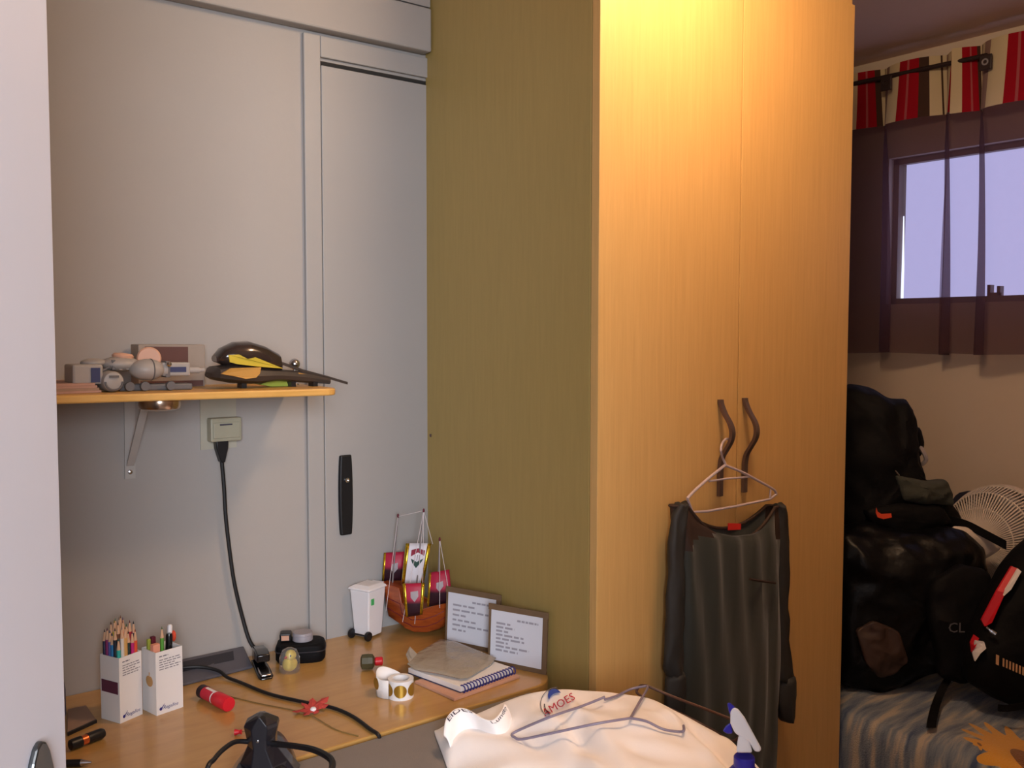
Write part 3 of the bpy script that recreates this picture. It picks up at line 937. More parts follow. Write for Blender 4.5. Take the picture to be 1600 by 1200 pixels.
# ================================================================ SMALL THINGS ON THE DESK
# blue-grey rounded speaker behind the near door
c = Vector((-0.891, -0.080, ZD))
sp = thing('blue_grey_speaker', c, 'blue-grey rounded speaker half hidden by the near white door', 'speaker')
ol = []
for k in range(20):
    a = 2 * math.pi * k / 20
    ol.append((math.copysign(abs(math.cos(a)) ** 0.6, math.cos(a)), math.copysign(abs(math.sin(a)) ** 0.6, math.sin(a))))
MB().loft([[c + Vector((x * s * 0.050, y * s * 0.05, h)) for x, y in ol] for s, h in ((0.94, 0), (1.0, 0.004), (1.0, 0.05), (0.96, 0.066), (0.84, 0.079), (0.5, 0.088), (0.05, 0.09))]).build('shell', 'bluegrey', sp, True)
MB().lathe([(0.030, 0), (0.031, 0.002), (0.024, 0.003), (0.004, 0.002)], c + Vector((0, -0.050, 0.042)), (0, -1, 0), 20).build('grille', 'traydk', sp, True)

# grey-brown flat folder with a black edge
q = [onz(106, 1140, ZD), onz(157, 1119, ZD), onz(154, 1107, ZD), onz(108, 1112, ZD)]
q[0] = Vector((-0.860, -0.192, ZD)); q[1] = Vector((-0.806, -0.164, ZD)); q[2] = Vector((-0.804, -0.085, ZD)); q[3] = Vector((-0.836, -0.085, ZD))
fo = thing('flat_folder', q[1], 'grey-brown flat folder with black front edge left of the cartons', 'folder')
MB().prism([Vector(p) for p in q], (0, 0, 0.005)).build('cover', 'brownmat', fo, bevel=0.001)
MB().strip([q[0] + Vector((0, -0.0032, 0.0027)), q[1] + Vector((0, -0.0032, 0.0027))], (0, 0.0028, 0), (0, 0, 0.0026)).build('edge_strip', 'black', fo)

# black lighter-like stick with copper band
a, b = Vector((-0.873, -0.262, ZD + 0.0095)), Vector((-0.812, -0.243, ZD + 0.0095))
d = (b - a).normalized(); L = (b - a).length
ls = thing('usb_stick', (a + b) / 2 - Vector((0, 0, 0.0095)), 'black stubby stick with copper band lying at the desk front', 'lighter')
MB().lathe([(0.003, 0), (0.0085, 0.003), (0.0092, 0.008), (0.0092, 0.022)], a, d, 20).build('cap', 'black', ls, True)
MB().lathe([(0.0082, 0.022), (0.0082, 0.033)], a, d, 20).build('band', 'copper', ls, True)
MB().lathe([(0.0092, 0.033), (0.0092, L - 0.006), (0.007, L - 0.001), (0.002, L)], a, d, 20).build('barrel', 'black', ls, True)
# black pen at the frame's lower left
a, b = onz(88, 1199, ZD) + Vector((0, 0, 0.006)), onz(143, 1197, ZD) + Vector((0, 0, 0.006))
d = (b - a).normalized(); L = (b - a).length
bp_ = thing('black_pen', a - Vector((0, 0, 0.006)), 'black pen with pointed tip at the lower left of the desk', 'pen')
MB().lathe([(0.0058, -0.06), (0.0058, L - 0.016)], a, d, 12).build('barrel', 'black', bp_, True)
MB().lathe([(0.0054, L - 0.016), (0.0015, L)], a, d, 12).build('tip', 'steel', bp_, True)

# red glue stick
a, b = onz(313, 1092, ZD) + Vector((0.004, 0.004, 0.0135)), onz(358, 1112, ZD) + Vector((0, 0, 0.0135))
d = (b - a).normalized(); L = (b - a).length
gs = thing('glue_stick', (a + b) / 2 - Vector((0, 0, 0.0135)), 'red glue stick with dark end lying beside the cartons', 'glue stick')
MB().lathe([(0.0115, 0), (0.0125, 0.001), (0.0125, L * 0.15)], a, d, 24).build('end_knob', 'glue', gs, True)
MB().lathe([(0.0118, L * 0.15), (0.0118, L * 0.56)], a, d, 24).build('barrel', 'redl', gs, True)
lab = MB()
x_ = d.orthogonal().normalized(); y_ = d.cross(x_)
upc = math.atan2(y_.z, x_.z)
rings = []
for hh in (L * 0.20, L * 0.55):
    rings.append([a + d * hh + (x_ * math.cos(upc + w_) + y_ * math.sin(upc + w_)) * 0.01195 for w_ in [0.3 - 0.14 * k for k in range(5)]])
lab.loft(rings, False, False)
lab.build('label_stripe', 'paper', gs)
rings = []
for hh in (L * 0.50, L * 0.535):
    rings.append([a + d * hh + (x_ * math.cos(w_) + y_ * math.sin(w_)) * 0.01195 for w_ in [2 * math.pi * k / 24 for k in range(24)]])
MB().loft(rings, False).build('white_ring', 'paper', gs)
MB().lathe([(0.0130, L * 0.57), (0.0135, L * 0.59), (0.0135, L - 0.002), (0.0125, L), (0.001, L)], a, d, 24).build('cap', 'red', gs, True)

# slate-grey wedge device behind the cartons
q0, q1 = onz(262, 1078, ZD), onz(387, 1046, ZD)
q0 = Vector((-0.640, -0.092, ZD)); q1 = Vector((-0.478, -0.080, ZD))
q2, q3 = Vector((-0.468, -0.004, ZD)), Vector((-0.630, -0.004, ZD))
td = thing('wedge_router', (q0 + q2) / 2, 'slate-grey wedge-shaped router lying against the wall', 'router')
hz = [0.006, 0.006, 0.026, 0.026]
MB().hexa([q0, q1, q2, q3], [p + Vector((0, 0, h)) for p, h in zip((q0, q1, q2, q3), hz)]).build('case', 'tray', td, bevel=0.003)
def wtop(u, v):  # point on the wedge's sloping top
    a = q0.lerp(q1, u); b = q3.lerp(q2, u)
    p = a.lerp(b, v); p.z = ZD + 0.006 + 0.020 * v + 0.0006
    return p
MB().add([wtop(0.12, 0.45), wtop(0.80, 0.45), wtop(0.84, 0.85), wtop(0.14, 0.85)], [(0, 1, 2, 3)]).build('recess', 'traydk', td, solid=0.0015)

# stapler
a = Vector((-0.482, -0.158, ZD)); b = Vector((-0.452, -0.040, ZD))
d = (b - a).normalized(); L = (b - a).length; sd = Vector((d.y, -d.x, 0))
st = thing('stapler', (a + b) / 2, 'black stapler with chrome foot in front of the wall cord', 'stapler')
def sprof(ts): return [[a + d * (L * t) + sd * s * hw + Vector((0, 0, z)) for s, z in ((-1, z0), (1, z0), (1, z1), (-1, z1))] for t, hw, z0, z1 in ts]
MB().loft(sprof([(0, 0.011, 0, 0.004), (0.08, 0.015, 0, 0.006), (0.5, 0.015, 0, 0.007), (0.95, 0.014, 0, 0.006)])).build('base', 'blackg', st, True, bevel=0.002)
MB().loft(sprof([(0.02, 0.010, 0.0062, 0.010), (0.2, 0.012, 0.0068, 0.013), (0.4, 0.011, 0.0072, 0.012)])).build('foot', 'steel', st, True, bevel=0.002)
MB().loft(sprof([(0.30, 0.013, 0.024, 0.040), (0.55, 0.014, 0.020, 0.042), (0.9, 0.013, 0.008, 0.036), (1.0, 0.010, 0.007, 0.028)])).build('arm', 'blackg', st, True, bevel=0.003)
# chick in a clear capsule
c = Vector((-0.424, -0.140, ZD))
ch = thing('toy_chick', c, 'small yellow toy chick in a clear capsule beside the stapler', 'toy')
n_ = (CAM - c); n_.z = 0; n_.normalize(); r_ = Vector((-n_.y, n_.x, 0))
ell(MB(), c + Vector((0, 0, 0.016)), (0.013, 0.011, 0.0145)).build('body', 'chick', ch, True)
ell(MB(), c + n_ * 0.003 + r_ * 0.002 + Vector((0, 0, 0.034)), (0.010, 0.010, 0.0095)).build('head', 'chick', ch, True)
MB().lathe([(0.003, 0), (0.0005, 0.006)], c + n_ * 0.011 - r_ * 0.007 + Vector((0, 0, 0.033)), (n_ - r_ * 0.9), 8).build('beak', 'orange', ch)
ell(MB(), c + n_ * 0.0125 + r_ * 0.002 + Vector((0, 0, 0.036)), (0.0015, 0.0015, 0.002)).build('eye', 'black', ch, True)
MB().lathe([(0.020, 0.0), (0.0215, 0.004), (0.0205, 0.03), (0.015, 0.044), (0.006, 0.049), (0.0005, 0.05)], c, (0, 0, 1), 24, False).build('capsule', 'clear', ch, True)

# black camera case with grey tin and small black box
c = Vector((-0.372, -0.082, ZD))
cc = thing('camera_case', c, 'black soft camera case lying on the desk by the wall', 'case')
rzc = math.radians(-28)
def crot(x, y, z): return c + Vector((x * math.cos(rzc) - y * math.sin(rzc), x * math.sin(rzc) + y * math.cos(rzc), z))
ol = [(math.copysign(abs(math.cos(t)) ** 0.45, math.cos(t)), math.copysign(abs(math.sin(t)) ** 0.45, math.sin(t))) for t in [2 * math.pi * k / 24 for k in range(24)]]
MB().loft([[crot(x * s * 0.052, y * s * 0.037, h) for x, y in ol] for s, h in ((0.92, 0), (1, 0.006), (1, 0.028), (0.95, 0.035), (0.85, 0.038))]).build('body', 'packblk', cc, True)
MB().tube([crot(1.0 * x * 0.0525, y * 0.0375, 0.024) for x, y in ol], 0.0013, 6, True).build('zip_seam', 'traydk', cc, True)
tn = thing('grey_tin', crot(0.004, 0.004, 0.038), 'round grey tin lying on the black camera case', 'tin')
MB().lathe([(0.020, 0), (0.0215, 0.001), (0.0215, 0.015), (0.0205, 0.0165), (0.0205, 0.018), (0.001, 0.0185)], crot(0.004, 0.004, 0.0382), (0, 0, 1), 28).build('tin_body', 'tin', tn, True)
MB().tube([crot(0.004 + 0.021 * math.cos(k / 14 * math.pi), 0.004 + 0.0215 * math.sin(k / 14 * math.pi), 0.0382 + 0.013) for k in range(29)], 0.0008, 6).build('lid_rim', 'tin', tn, True)
lb = thing('black_lens_cap', crot(-0.030, 0.008, 0.038), 'black square lens cap beside the grey tin on the camera case', 'cap')
m_ = MB(); P8 = [(-0.044, -0.006), (-0.020, -0.006), (-0.020, 0.022), (-0.044, 0.022)]
m_.hexa([crot(x, y, 0.0382) for x, y in P8], [crot(x, y, 0.056) for x, y in P8])
m_.build('block', 'black', lb, bevel=0.003)
m_ = MB(); P8 = [(-0.040, -0.0075), (-0.024, -0.0075), (-0.024, -0.006), (-0.040, -0.006)]
m_.hexa([crot(x, y, 0.042) for x, y in P8], [crot(x, y, 0.052) for x, y in P8])
m_.build('grip', 'pink', lb)

# black cable across the desk
pts = [Vector((-0.640, -0.040, ZD + 0.0225)), Vector((-0.585, -0.055, ZD + 0.0200)), Vector((-0.553, -0.082, ZD + 0.013)), Vector((-0.545, -0.110, ZD + 0.006))]
pts += [onz(u, v, ZD + 0.0042) for u, v in [(375, 1066), (420, 1084), (470, 1096), (520, 1106), (552, 1120), (578, 1139), (590, 1147)]]
pts += [pts[-1] + Vector((0.003, -0.0025, -0.012)), pts[-1] + Vector((0.003, -0.0025, -0.05))]
cb = thing('desk_cable', pts[5], 'black cable lying across the desk and over its front edge', 'cable')
MB().tube(catmull(pts, 6), 0.0035, 8).build('cable', 'cable', cb, True)

# red leaf ornament with twig
c = onz(488, 1113, ZD)
lo = thing('leaf_ornament', c, 'crumpled red leaf ornament lying under the black cable', 'ornament')
def lobe(ang, L, w_, z0, z1):
    dx = Vector((math.cos(ang), math.sin(ang), 0)); dy = Vector((-dx.y, dx.x, 0))
    P = [(0, -0.3), (0.35, -1), (0.6, -0.55), (0.72, -0.8), (1, 0), (0.72, 0.8), (0.6, 0.55), (0.35, 1), (0, 0.3)]
    vs = [c + dx * (x * L) + dy * (y * w_) + Vector((0, 0, z0 + (z1 - z0) * x + 0.002 * math.sin(9 * x + y * 3))) for x, y in P]
    return MB().add(vs + [c + dx * L * 0.45 + Vector((0, 0, (z0 + z1) / 2 + 0.002))], [(i, (i + 1) % 9, 9) for i in range(9)])
for ang, L, w_, z0, z1 in [(0.25, 0.040, 0.010, 0.006, 0.016), (-0.35, 0.030, 0.010, 0.006, 0.010), (2.75, 0.036, 0.011, 0.006, 0.004), (2.0, 0.026, 0.009, 0.006, 0.012), (1.1, 0.030, 0.009, 0.006, 0.014), (-2.6, 0.026, 0.009, 0.005, 0.003), (-1.4, 0.018, 0.008, 0.005, 0.003)]:
    lobe(ang, L, w_, z0, z1).build('leaf_lobe', 'leaf', lo, solid=0.0008)
ell(MB(), c + Vector((0, -0.004, 0.0065)), (0.006, 0.006, 0.005)).build('pearl', 'whitep', lo, True)
MB().tube(catmull([onz(335, 1082, ZD + 0.0012), onz(400, 1098, ZD + 0.0012), onz(460, 1110, ZD + 0.0015), onz(490, 1120, ZD + 0.002), onz(525, 1140, ZD + 0.0012), onz(560, 1150, ZD + 0.0012)], 5), 0.0010, 6).build('stem', 'twig', lo, True)

# red push pin
c = onz(367, 1149, ZD)
rp_ = thing('push_pin', c, 'tiny red push pin lying left of the iron', 'pin')
MB().lathe([(0.0055, 0), (0.0045, 0.004), (0.003, 0.008), (0.0042, 0.011), (0.0042, 0.012), (0.001, 0.0122)], c + Vector((0, 0, 0.0056)), (0.79, -0.6, 0.05), 14).build('head', 'red', rp_, True)
MB().tube([c + Vector((0.0095, -0.0073, 0.0062)), c + Vector((0.0175, -0.0133, 0.0068))], 0.0006, 6).build('needle', 'steel', rp_, True)

# small dark bottle lying, red cap
c = onz(577, 1047, ZD) + Vector((0, 0.004, 0))
dbt = thing('dark_bottle', c, 'small dark olive bottle with red cap lying beside the sticker roll', 'bottle')
d = Vector((0.72, -0.40, 0)).normalized()
d = Vector((0.80, -0.45, 0)).normalized()
MB().lathe([(0.008, -0.016), (0.0155, -0.013), (0.0165, 0), (0.0155, 0.009), (0.009, 0.013)], c + Vector((0, 0, 0.0165)), d, 8).build('bottle_body', 'olive', dbt)
MB().lathe([(0.0065, 0.013), (0.009, 0.015), (0.009, 0.028), (0.007, 0.030), (0.001, 0.030)], c + Vector((0, 0, 0.0165)), d, 16).build('cap', 'red', dbt, True)

# sticker roll with a loose tail
c = onz(628, 1092, ZD) + Vector((0.005, 0.012, 0))
srr = thing('sticker_roll', c, 'white roll of round gold stickers with a curled loose tail', 'roll')
Hs = 0.036
m_ = MB(); n = 28
ro, ri = 0.0245, 0.0165
def ringp(r, z): return [c + Vector((r * math.cos(2 * math.pi * k / n), r * math.sin(2 * math.pi * k / n), z)) for k in range(n)]
m_.loft([ringp(ri, 0), ringp(ro, 0), ringp(ro, Hs), ringp(ri, Hs), ringp(ri, 0)], False)
roll = m_.build('roll', 'paper', srr, True)
def stick(cen, nrm, sd_, rad, bend=0.0):
    nrm, sd_ = Vector(nrm), Vector(sd_)
    vs, fs = [], []
    for k in range(15):
        x = rad * math.sin((k / 14 - 0.5) * math.pi)
        hh = math.sqrt(max(rad * rad - x * x, 0))
        p = cen + sd_ * x - nrm * bend * x * x
        vs += [p + Vector((0, 0, hh)), p - Vector((0, 0, hh))]
    return MB().add(vs, [(2 * k, 2 * k + 1, 2 * k + 3, 2 * k + 2) for k in range(14)])
tc_ = math.atan2(CAM.y - c.y, CAM.x - c.x)
for da in (-1.15, -0.05, 1.05):
    a = tc_ + da
    nn = Vector((math.cos(a), math.sin(a), 0)); ss = Vector((-nn.y, nn.x, 0))
    stick(c + nn * (ro + 0.0008) + Vector((0, 0, Hs / 2)), nn, ss, 0.0125, 19.5).build('gold_sticker', 'gold', roll)
tl = []
for k in range(17):
    t = k / 16
    a = tc_ + 1.9 + 2.0 * t
    r = ro + 0.0015 + 0.034 * t ** 1.4
    tl.append(c + Vector((r * math.cos(a) - 0.004 * t, r * math.sin(a) + 0.012 * t, 0)))
tl = catmull([c + Vector((0.012, 0.0225, 0)), c + Vector((-0.004, 0.044, 0)), c + Vector((-0.022, 0.046, 0)), c + Vector((-0.036, 0.030, 0)), c + Vector((-0.034, 0.012, 0)), c + Vector((-0.026, 0.002, 0))], 5)
m_ = MB().grid([[p + Vector((0, 0, 0.0005)) for p in tl], [p + Vector((0, 0, Hs + 0.012 * math.sin(math.pi * min(1, i / 18)))) for i, p in enumerate(tl)]])
tail = m_.build('loose_tail', 'paper', srr, True, solid=0.0006)
tt = (tl[17] - tl[15]).normalized(); nn = Vector((tt.y, -tt.x, 0))
if nn.dot(CAM - tl[16]) < 0: nn = -nn
p = tl[16] + nn * 0.0022 + Vector((0, 0, 0.026))
stick(p, nn, Vector((-nn.y, nn.x, 0)), 0.0115).build('gold_sticker', 'gold', tail)

# mini wheelie bin
f0 = Vector((-0.201, -0.071, ZD)); rzb = math.radians(22)
wbn = thing('mini_wheelie_bin', f0, 'small white plastic wheelie bin with black wheels near the wall', 'bin', rz=rzb)
def taper(x0, x1, y0, y1, z, g): return [(x0 - g, y0 - g, z), (x1 + g, y0 - g, z), (x1 + g, y1 + g, z), (x0 - g, y1 + g, z)]
MB().loft([taper(0.002, 0.052, 0.002, 0.046, 0.004, -0.001), taper(0.0, 0.054, 0.0, 0.048, 0.1, 0.003), taper(0.0, 0.054, 0.0, 0.048, 0.112, 0.004)]).build('body', 'whitep', wbn, bevel=0.003, world=False)
MB().loft([taper(0.0, 0.054, 0.0, 0.048, 0.1125, 0.007), taper(0.0, 0.054, 0.0, 0.048, 0.1165, 0.007), taper(0.006, 0.05, 0.004, 0.044, 0.123, 0.0)]).build('lid', 'whitep', wbn, bevel=0.002, world=False)
MB().tube([(-0.0045, -0.002, 0.011), (-0.0045, 0.046, 0.011)], 0.0022, 8).build('axle', 'black', wbn, True, world=False)
for y in (-0.002, 0.046):
    MB().lathe([(0.003, -0.004), (0.010, -0.0035), (0.011, 0), (0.010, 0.0035), (0.003, 0.004)], (-0.0045, y, 0.011), (0, 1, 0), 20).build('wheel', 'black', wbn, True, world=False)
MB().box(0.005, 0.015, -0.0042, -0.0032, 0.080, 0.094).build('green_sticker', 'green', wbn, world=False)
MB().tube([(0.058, 0.008, 0.115), (0.066, 0.008, 0.117), (0.066, 0.040, 0.117), (0.058, 0.040, 0.115)], 0.0025, 8).build('handle', 'whitep', wbn, True, world=False)

# ================================================================ TOY SAILING SHIP
sc = Vector((-0.076, -0.086, ZD))
shp = thing('toy_sailing_ship', sc, 'toy wooden sailing ship with red and white crested sails', 'toy ship')
ax = Vector((0.95, 0.30, 0)).normalized()
ax = Vector((0.55, -0.83, 0)).normalized()      # bow towards the right front
sd = Vector((-ax.y, ax.x, 0))
# stations: along, half beam at deck, keel z, deck z
stn = [(-0.080, 0.024, 0.050, 0.116), (-0.068, 0.040, 0.026, 0.115), (-0.030, 0.046, 0.006, 0.110), (-0.024, 0.046, 0.005, 0.076), (0.0, 0.048, 0.0, 0.062), (0.030, 0.046, 0.002, 0.066), (0.055, 0.038, 0.012, 0.074), (0.072, 0.024, 0.028, 0.080), (0.084, 0.008, 0.050, 0.084)]
rings = []
for s_, hb, zk, zd_ in stn:
    ring = []
    for t in (-1.0, -0.97, -0.82, -0.45, 0, 0.45, 0.82, 0.97, 1.0):
        z = zk + (zd_ - zk) * (abs(t) ** 2.6)
        ring.append(sc + ax * s_ + sd * (hb * math.copysign(abs(t) ** 0.7, t)) + Vector((0, 0, z)))
    rings.append(ring)
hull = MB().loft(rings, True, True).build('hull', 'hull', shp, True, sharp=40)
rl = MB()
for sgn in (0, -1):
    rl.tube([r[sgn] + Vector((0, 0, 0.002)) for r in rings], 0.0018, 6)
rl.build('rail', 'hull', hull, True)
pk_ = MB()
for k in (3, 5):
    pk_.tube([r[1].lerp(r[2], 0.8) if k == 3 else r[2].lerp(r[3], 0.5) for r in rings[1:8]], 0.0010, 5)
pk_.build('wale', 'darkred', hull, True)
# masts (pixel traced at the ship's own distance)
DM = 2.155
Pm = lambda u, v, dd=0.0: dep(u, v, DM + dd)
for (u0, v0, u1, v1, dd) in [(622, 803, 612, 925, 0.035), (662, 795, 649, 935, 0.0), (687, 840, 684, 925, -0.035)]:
    ms_ = MB().tube([Pm(u1, v1, dd), Pm(u0, v0, dd)], [0.0020, 0.0013], 8).build('mast', 'mast', shp, True)
    p = Pm(u0, v0 + 3, dd)
    ell(MB(), p, (0.0026, 0.0026, 0.0055)).build('mast_cap', 'darkred', ms_, True)
# sails as billowed cloth panels
def sail(name, quad, dd, m, bulge, crest=None, border=None):
    rows = []
    n = 8
    for i in range(n + 1):
        v = i / n
        row = []
        for j in range(n + 1):
            u = j / n
            pu = (quad[0][0] * (1 - u) + quad[1][0] * u) * (1 - v) + (quad[3][0] * (1 - u) + quad[2][0] * u) * v
            pv = (quad[0][1] * (1 - u) + quad[1][1] * u) * (1 - v) + (quad[3][1] * (1 - u) + quad[2][1] * u) * v
            row.append(dep(pu, pv, DM + dd - bulge * math.sin(math.pi * u) * 0.4 - bulge * math.sin(math.pi * v)))
        rows.append(row)
    o = MB().grid(rows).build(name, m, shp, True, solid=0.0012)
    def on(u, v, lift=0.0020):
        pu = (quad[0][0] * (1 - u) + quad[1][0] * u) * (1 - v) + (quad[3][0] * (1 - u) + quad[2][0] * u) * v
        pv = (quad[0][1] * (1 - u) + quad[1][1] * u) * (1 - v) + (quad[3][1] * (1 - u) + quad[2][1] * u) * v
        return dep(pu, pv, DM + dd - bulge * math.sin(math.pi * u) * 0.4 - bulge * math.sin(math.pi * v) - lift)
    return o, on
def border(o, on, u0, u1):
    MB().grid([[on(u0, k / 8, 0.0016) for k in range(9)], [on((u0 + u1) / 2, k / 8, 0.0016) for k in range(9)], [on(u1, k / 8, 0.0016) for k in range(9)]]).build('foil_border', 'holo', o, True, solid=0.0004)
def patch(o, on, pts, m, name, lift=0.0022):
    c_ = (sum(p[0] for p in pts) / len(pts), sum(p[1] for p in pts) / len(pts))
    MB().add([on(*p, lift) for p in pts] + [on(*c_, lift)], [(i, (i + 1) % len(pts), len(pts)) for i in range(len(pts))]).build(name, m, o)
o, on = sail('rear_sail', [(600, 864), (632, 862), (628, 906), (597, 908)], 0.050, 'sailr', 0.010)
border(o, on, 0.0, 0.10); patch(o, on, [(0.42, 0.42), (0.72, 0.38), (0.74, 0.6), (0.56, 0.75), (0.40, 0.6)], 'crestgrey', 'crest')
o, on = sail('bow_sail', [(671, 895), (702, 890), (706, 940), (667, 948)], -0.030, 'sailr', 0.012)
border(o, on, 0.0, 0.09); patch(o, on, [(0.36, 0.34), (0.66, 0.32), (0.68, 0.48), (0.5, 0.62), (0.36, 0.5)], 'crestgrey', 'crest')
o, on = sail('main_sail', [(634, 849), (674, 849), (662, 914), (627, 913)], 0.012, 'sailw', 0.012)
border(o, on, 0.0, 0.15); border(o, on, 0.85, 1.0)
patch(o, on, [(0.26, 0.16), (0.52, 0.12), (0.80, 0.17), (0.80, 0.30), (0.53, 0.22), (0.26, 0.32)], 'crestred', 'crest_top')
patch(o, on, [(0.27, 0.37), (0.45, 0.42), (0.53, 0.50), (0.62, 0.42), (0.80, 0.36), (0.72, 0.46), (0.54, 0.60), (0.36, 0.48)], 'crestgreen', 'crest_foot')
mm = MB()
for uu in (0.44, 0.53, 0.62):
    mm.add([on(uu - 0.02, 0.28, 0.0024), on(uu + 0.02, 0.28, 0.0024), on(uu + 0.02, 0.42, 0.0024), on(uu - 0.02, 0.42, 0.0024)], [(0, 1, 2, 3)])
mm.build('crest_letters', 'crestgrey', o)
o, on = sail('fore_sail', [(629, 912), (664, 911), (660, 960), (634, 964)], -0.062, 'sailr', 0.008)
border(o, on, 0.0, 0.14); border(o, on, 0.84, 1.0)
patch(o, on, [(0.34, 0.26), (0.70, 0.24), (0.72, 0.42), (0.53, 0.58), (0.34, 0.44)], 'crestgrey', 'crest')
rg = MB()
for (u0, v0, u1, v1, d0, d1) in [(622, 806, 603, 955, 0.035, -0.01), (662, 798, 648, 975, 0, -0.055), (662, 798, 629, 972, 0, -0.055), (687, 842, 687, 950, -0.035, -0.062), (687, 842, 703, 935, -0.035, -0.045), (662, 798, 676, 850, 0, -0.01), (662, 798, 622, 807, 0, 0.035), (662, 798, 660, 945, 0, -0.045)]:
    rg.tube([Pm(u0, v0, d0), Pm((u0 + u1) / 2, (v0 + v1) / 2, (d0 + d1) / 2 - 0.012), Pm(u1, v1, d1)], 0.0006, 5)
rg.build('rigging', 'thread', shp, True)

# ================================================================ TWO CARDBOARD NOTES
def note(p0, p1, h, lean, label, heading, rows, seed):
    p0, p1 = Vector(p0), Vector(p1)
    dx = (p1 - p0).normalized(); wd_ = (p1 - p0).length
    nb = Vector((-dx.y, dx.x, 0))               # away from the camera
    if nb.dot(CAM - p0) > 0: nb = -nb
    upv = (Vector((0, 0, 1)) + nb * lean).normalized()
    nf = dx.cross(upv)
    if nf.dot(CAM - p0) < 0: nf = -nf
    t = thing('framed_note', p0.lerp(p1, 0.5), label, 'note', 'framed notes leaning at the wardrobe')
    P = lambda x, y, z=0.0: p0 + dx * x + upv * y + nf * z
    m = MB(); b_ = 0.012
    bk_ = MB().hexa([P(0, 0, -0.003), P(wd_, 0, -0.003), P(wd_, h, -0.003), P(0, h, -0.003)], [P(0, 0), P(wd_, 0), P(wd_, h), P(0, h)]).build('backing', 'card', t)
    for nm, x0, x1, y0, y1 in [('top_bar', -0.002, wd_ + 0.002, h - b_, h + 0.001), ('bottom_bar', -0.001, wd_ + 0.001, 0, b_), ('side_bar', 0, 0.007, b_, h - b_), ('side_bar', wd_ - 0.009, wd_, b_, h - b_)]:
        MB().hexa([P(x0, y0), P(x1, y0), P(x1, y1), P(x0, y1)], [P(x0, y0, 0.0025), P(x1, y0, 0.0025), P(x1, y1, 0.0025), P(x0, y1, 0.0025)]).build(nm, 'card', t)
    sh_ = MB().hexa([P(0.006, b_ - 0.002, 0.003), P(wd_ - 0.010, b_ - 0.002, 0.003), P(wd_ - 0.010, h - b_ + 0.001, 0.003), P(0.006, h - b_ + 0.001, 0.003)],
              [P(0.006, b_ - 0.002, 0.0036), P(wd_ - 0.010, b_ - 0.002, 0.0036), P(wd_ - 0.010, h - b_ + 0.001, 0.0036), P(0.006, h - b_ + 0.001, 0.0036)]).build('paper_sheet', 'sheet', t)
    rnd = random.Random(seed)
    pr = MB()
    wordbars(pr, P(wd_ * 0.50, h - b_ - 0.016, 0.0042), dx, upv, wd_ * 0.36, 1, 0.01, 0.0042, rnd, first=[1.0])
    wordbars(pr, P(wd_ * 0.14, h - b_ - 0.027, 0.0042), dx, upv, wd_ * 0.70, len(rows), (h - 0.062) / len(rows), 0.0042, rnd, first=rows)
    pr.build('handwriting', 'inkl', sh_)
    return t
note((-0.072, -0.190, ZD), (-0.020, -0.322, ZD), 0.128, 0.06, 'square white note in brown card frame beside the toy ship', '', [0.62, 0.95, 0.35, 0.62, 0.95, 0.36], 5)
note((-0.070, -0.350, ZD), (-0.017, -0.478, ZD), 0.126, 0.06, 'square white note in brown card frame nearest the desk corner', '', [0.35, 0.45, 0.30, 0.68, 0.70, 0.30, 0.82, 0.55], 9)

# ================================================================ NOTEBOOK STACK
def slab(cs, z0, z1):
    return MB().hexa([Vector((p.x, p.y, z0)) for p in cs], [Vector((p.x, p.y, z1)) for p in cs])
def para(f, l, r): return [f, r, r + l - f, l]
pf, plf, prt = onz(710, 1096, ZD), onz(648, 1068, ZD), onz(812, 1060, ZD)
pb = thing('pink_folder', (plf + prt) / 2, 'pinkish cardboard folder under the spiral notebook', 'folder')
slab(para(pf, plf, prt), ZD + 0.0002, ZD + 0.006).build('cover', 'pink', pb, bevel=0.001)
z1 = ZD + 0.0065
nf_, nl_, nr_ = onz(720, 1083, z1), onz(637, 1052, z1), onz(803, 1052, z1)
nbk = thing('spiral_notebook', (nl_ + nr_) / 2, 'white spiral notebook with blue coil on the pinkish folder', 'notebook')
cs = para(nf_, nl_, nr_)
slab(cs, z1, z1 + 0.0015).build('back_cover', 'bluetoy', nbk)
slab([p + (sum(cs, Vector()) / 4 - p) * 0.01 for p in cs], z1 + 0.0015, z1 + 0.0115).build('pages', 'paper', nbk, bevel=0.0008)
n = 18
dirn = (nr_ - nf_).normalized(); inw = (nl_ - nf_).normalized()
coilmesh = None
for k in range(n):
    cpt = nf_.lerp(nr_, (k + 0.7) / n) + inw * 0.001 + Vector((0, 0, 0.006))
    if coilmesh is None:
        pts = [cpt + (inw * math.cos(2 * math.pi * i / 12) + Vector((0, 0, 1)) * math.sin(2 * math.pi * i / 12)) * 0.0075 for i in range(12)]
        o0 = MB().tube(pts, 0.0013, 5, True).build('coil', 'inkb', nbk, True)
        coilmesh = (o0, cpt)
    else:
        o1 = o0.copy(); COL.objects.link(o1); o1.parent = nbk
        o1.location = o0.location + (cpt - coilmesh[1])
z2 = z1 + 0.0125
wfp = [onz(u, v, z2 + 0.004) for u, v in [(636, 1038), (655, 1019), (688, 1000), (712, 1003), (776, 1029), (768, 1038), (731, 1060), (720, 1061), (680, 1052), (648, 1047)]]
wfp = [p + (sum(wfp, Vector()) / len(wfp) - p) * 0.0 for p in wfp]
cbg = thing('clear_wrapped_pad', sum(wfp, Vector()) / len(wfp), 'flat beige pad in clear crinkled wrapping on the spiral notebook', 'package')
inner = [p + (sum(wfp, Vector()) / len(wfp) - p) * 0.12 for p in wfp]
slab([Vector((p.x, p.y, 0)) for p in inner], z2, z2 + 0.006).build('pad', 'brownmat', cbg)
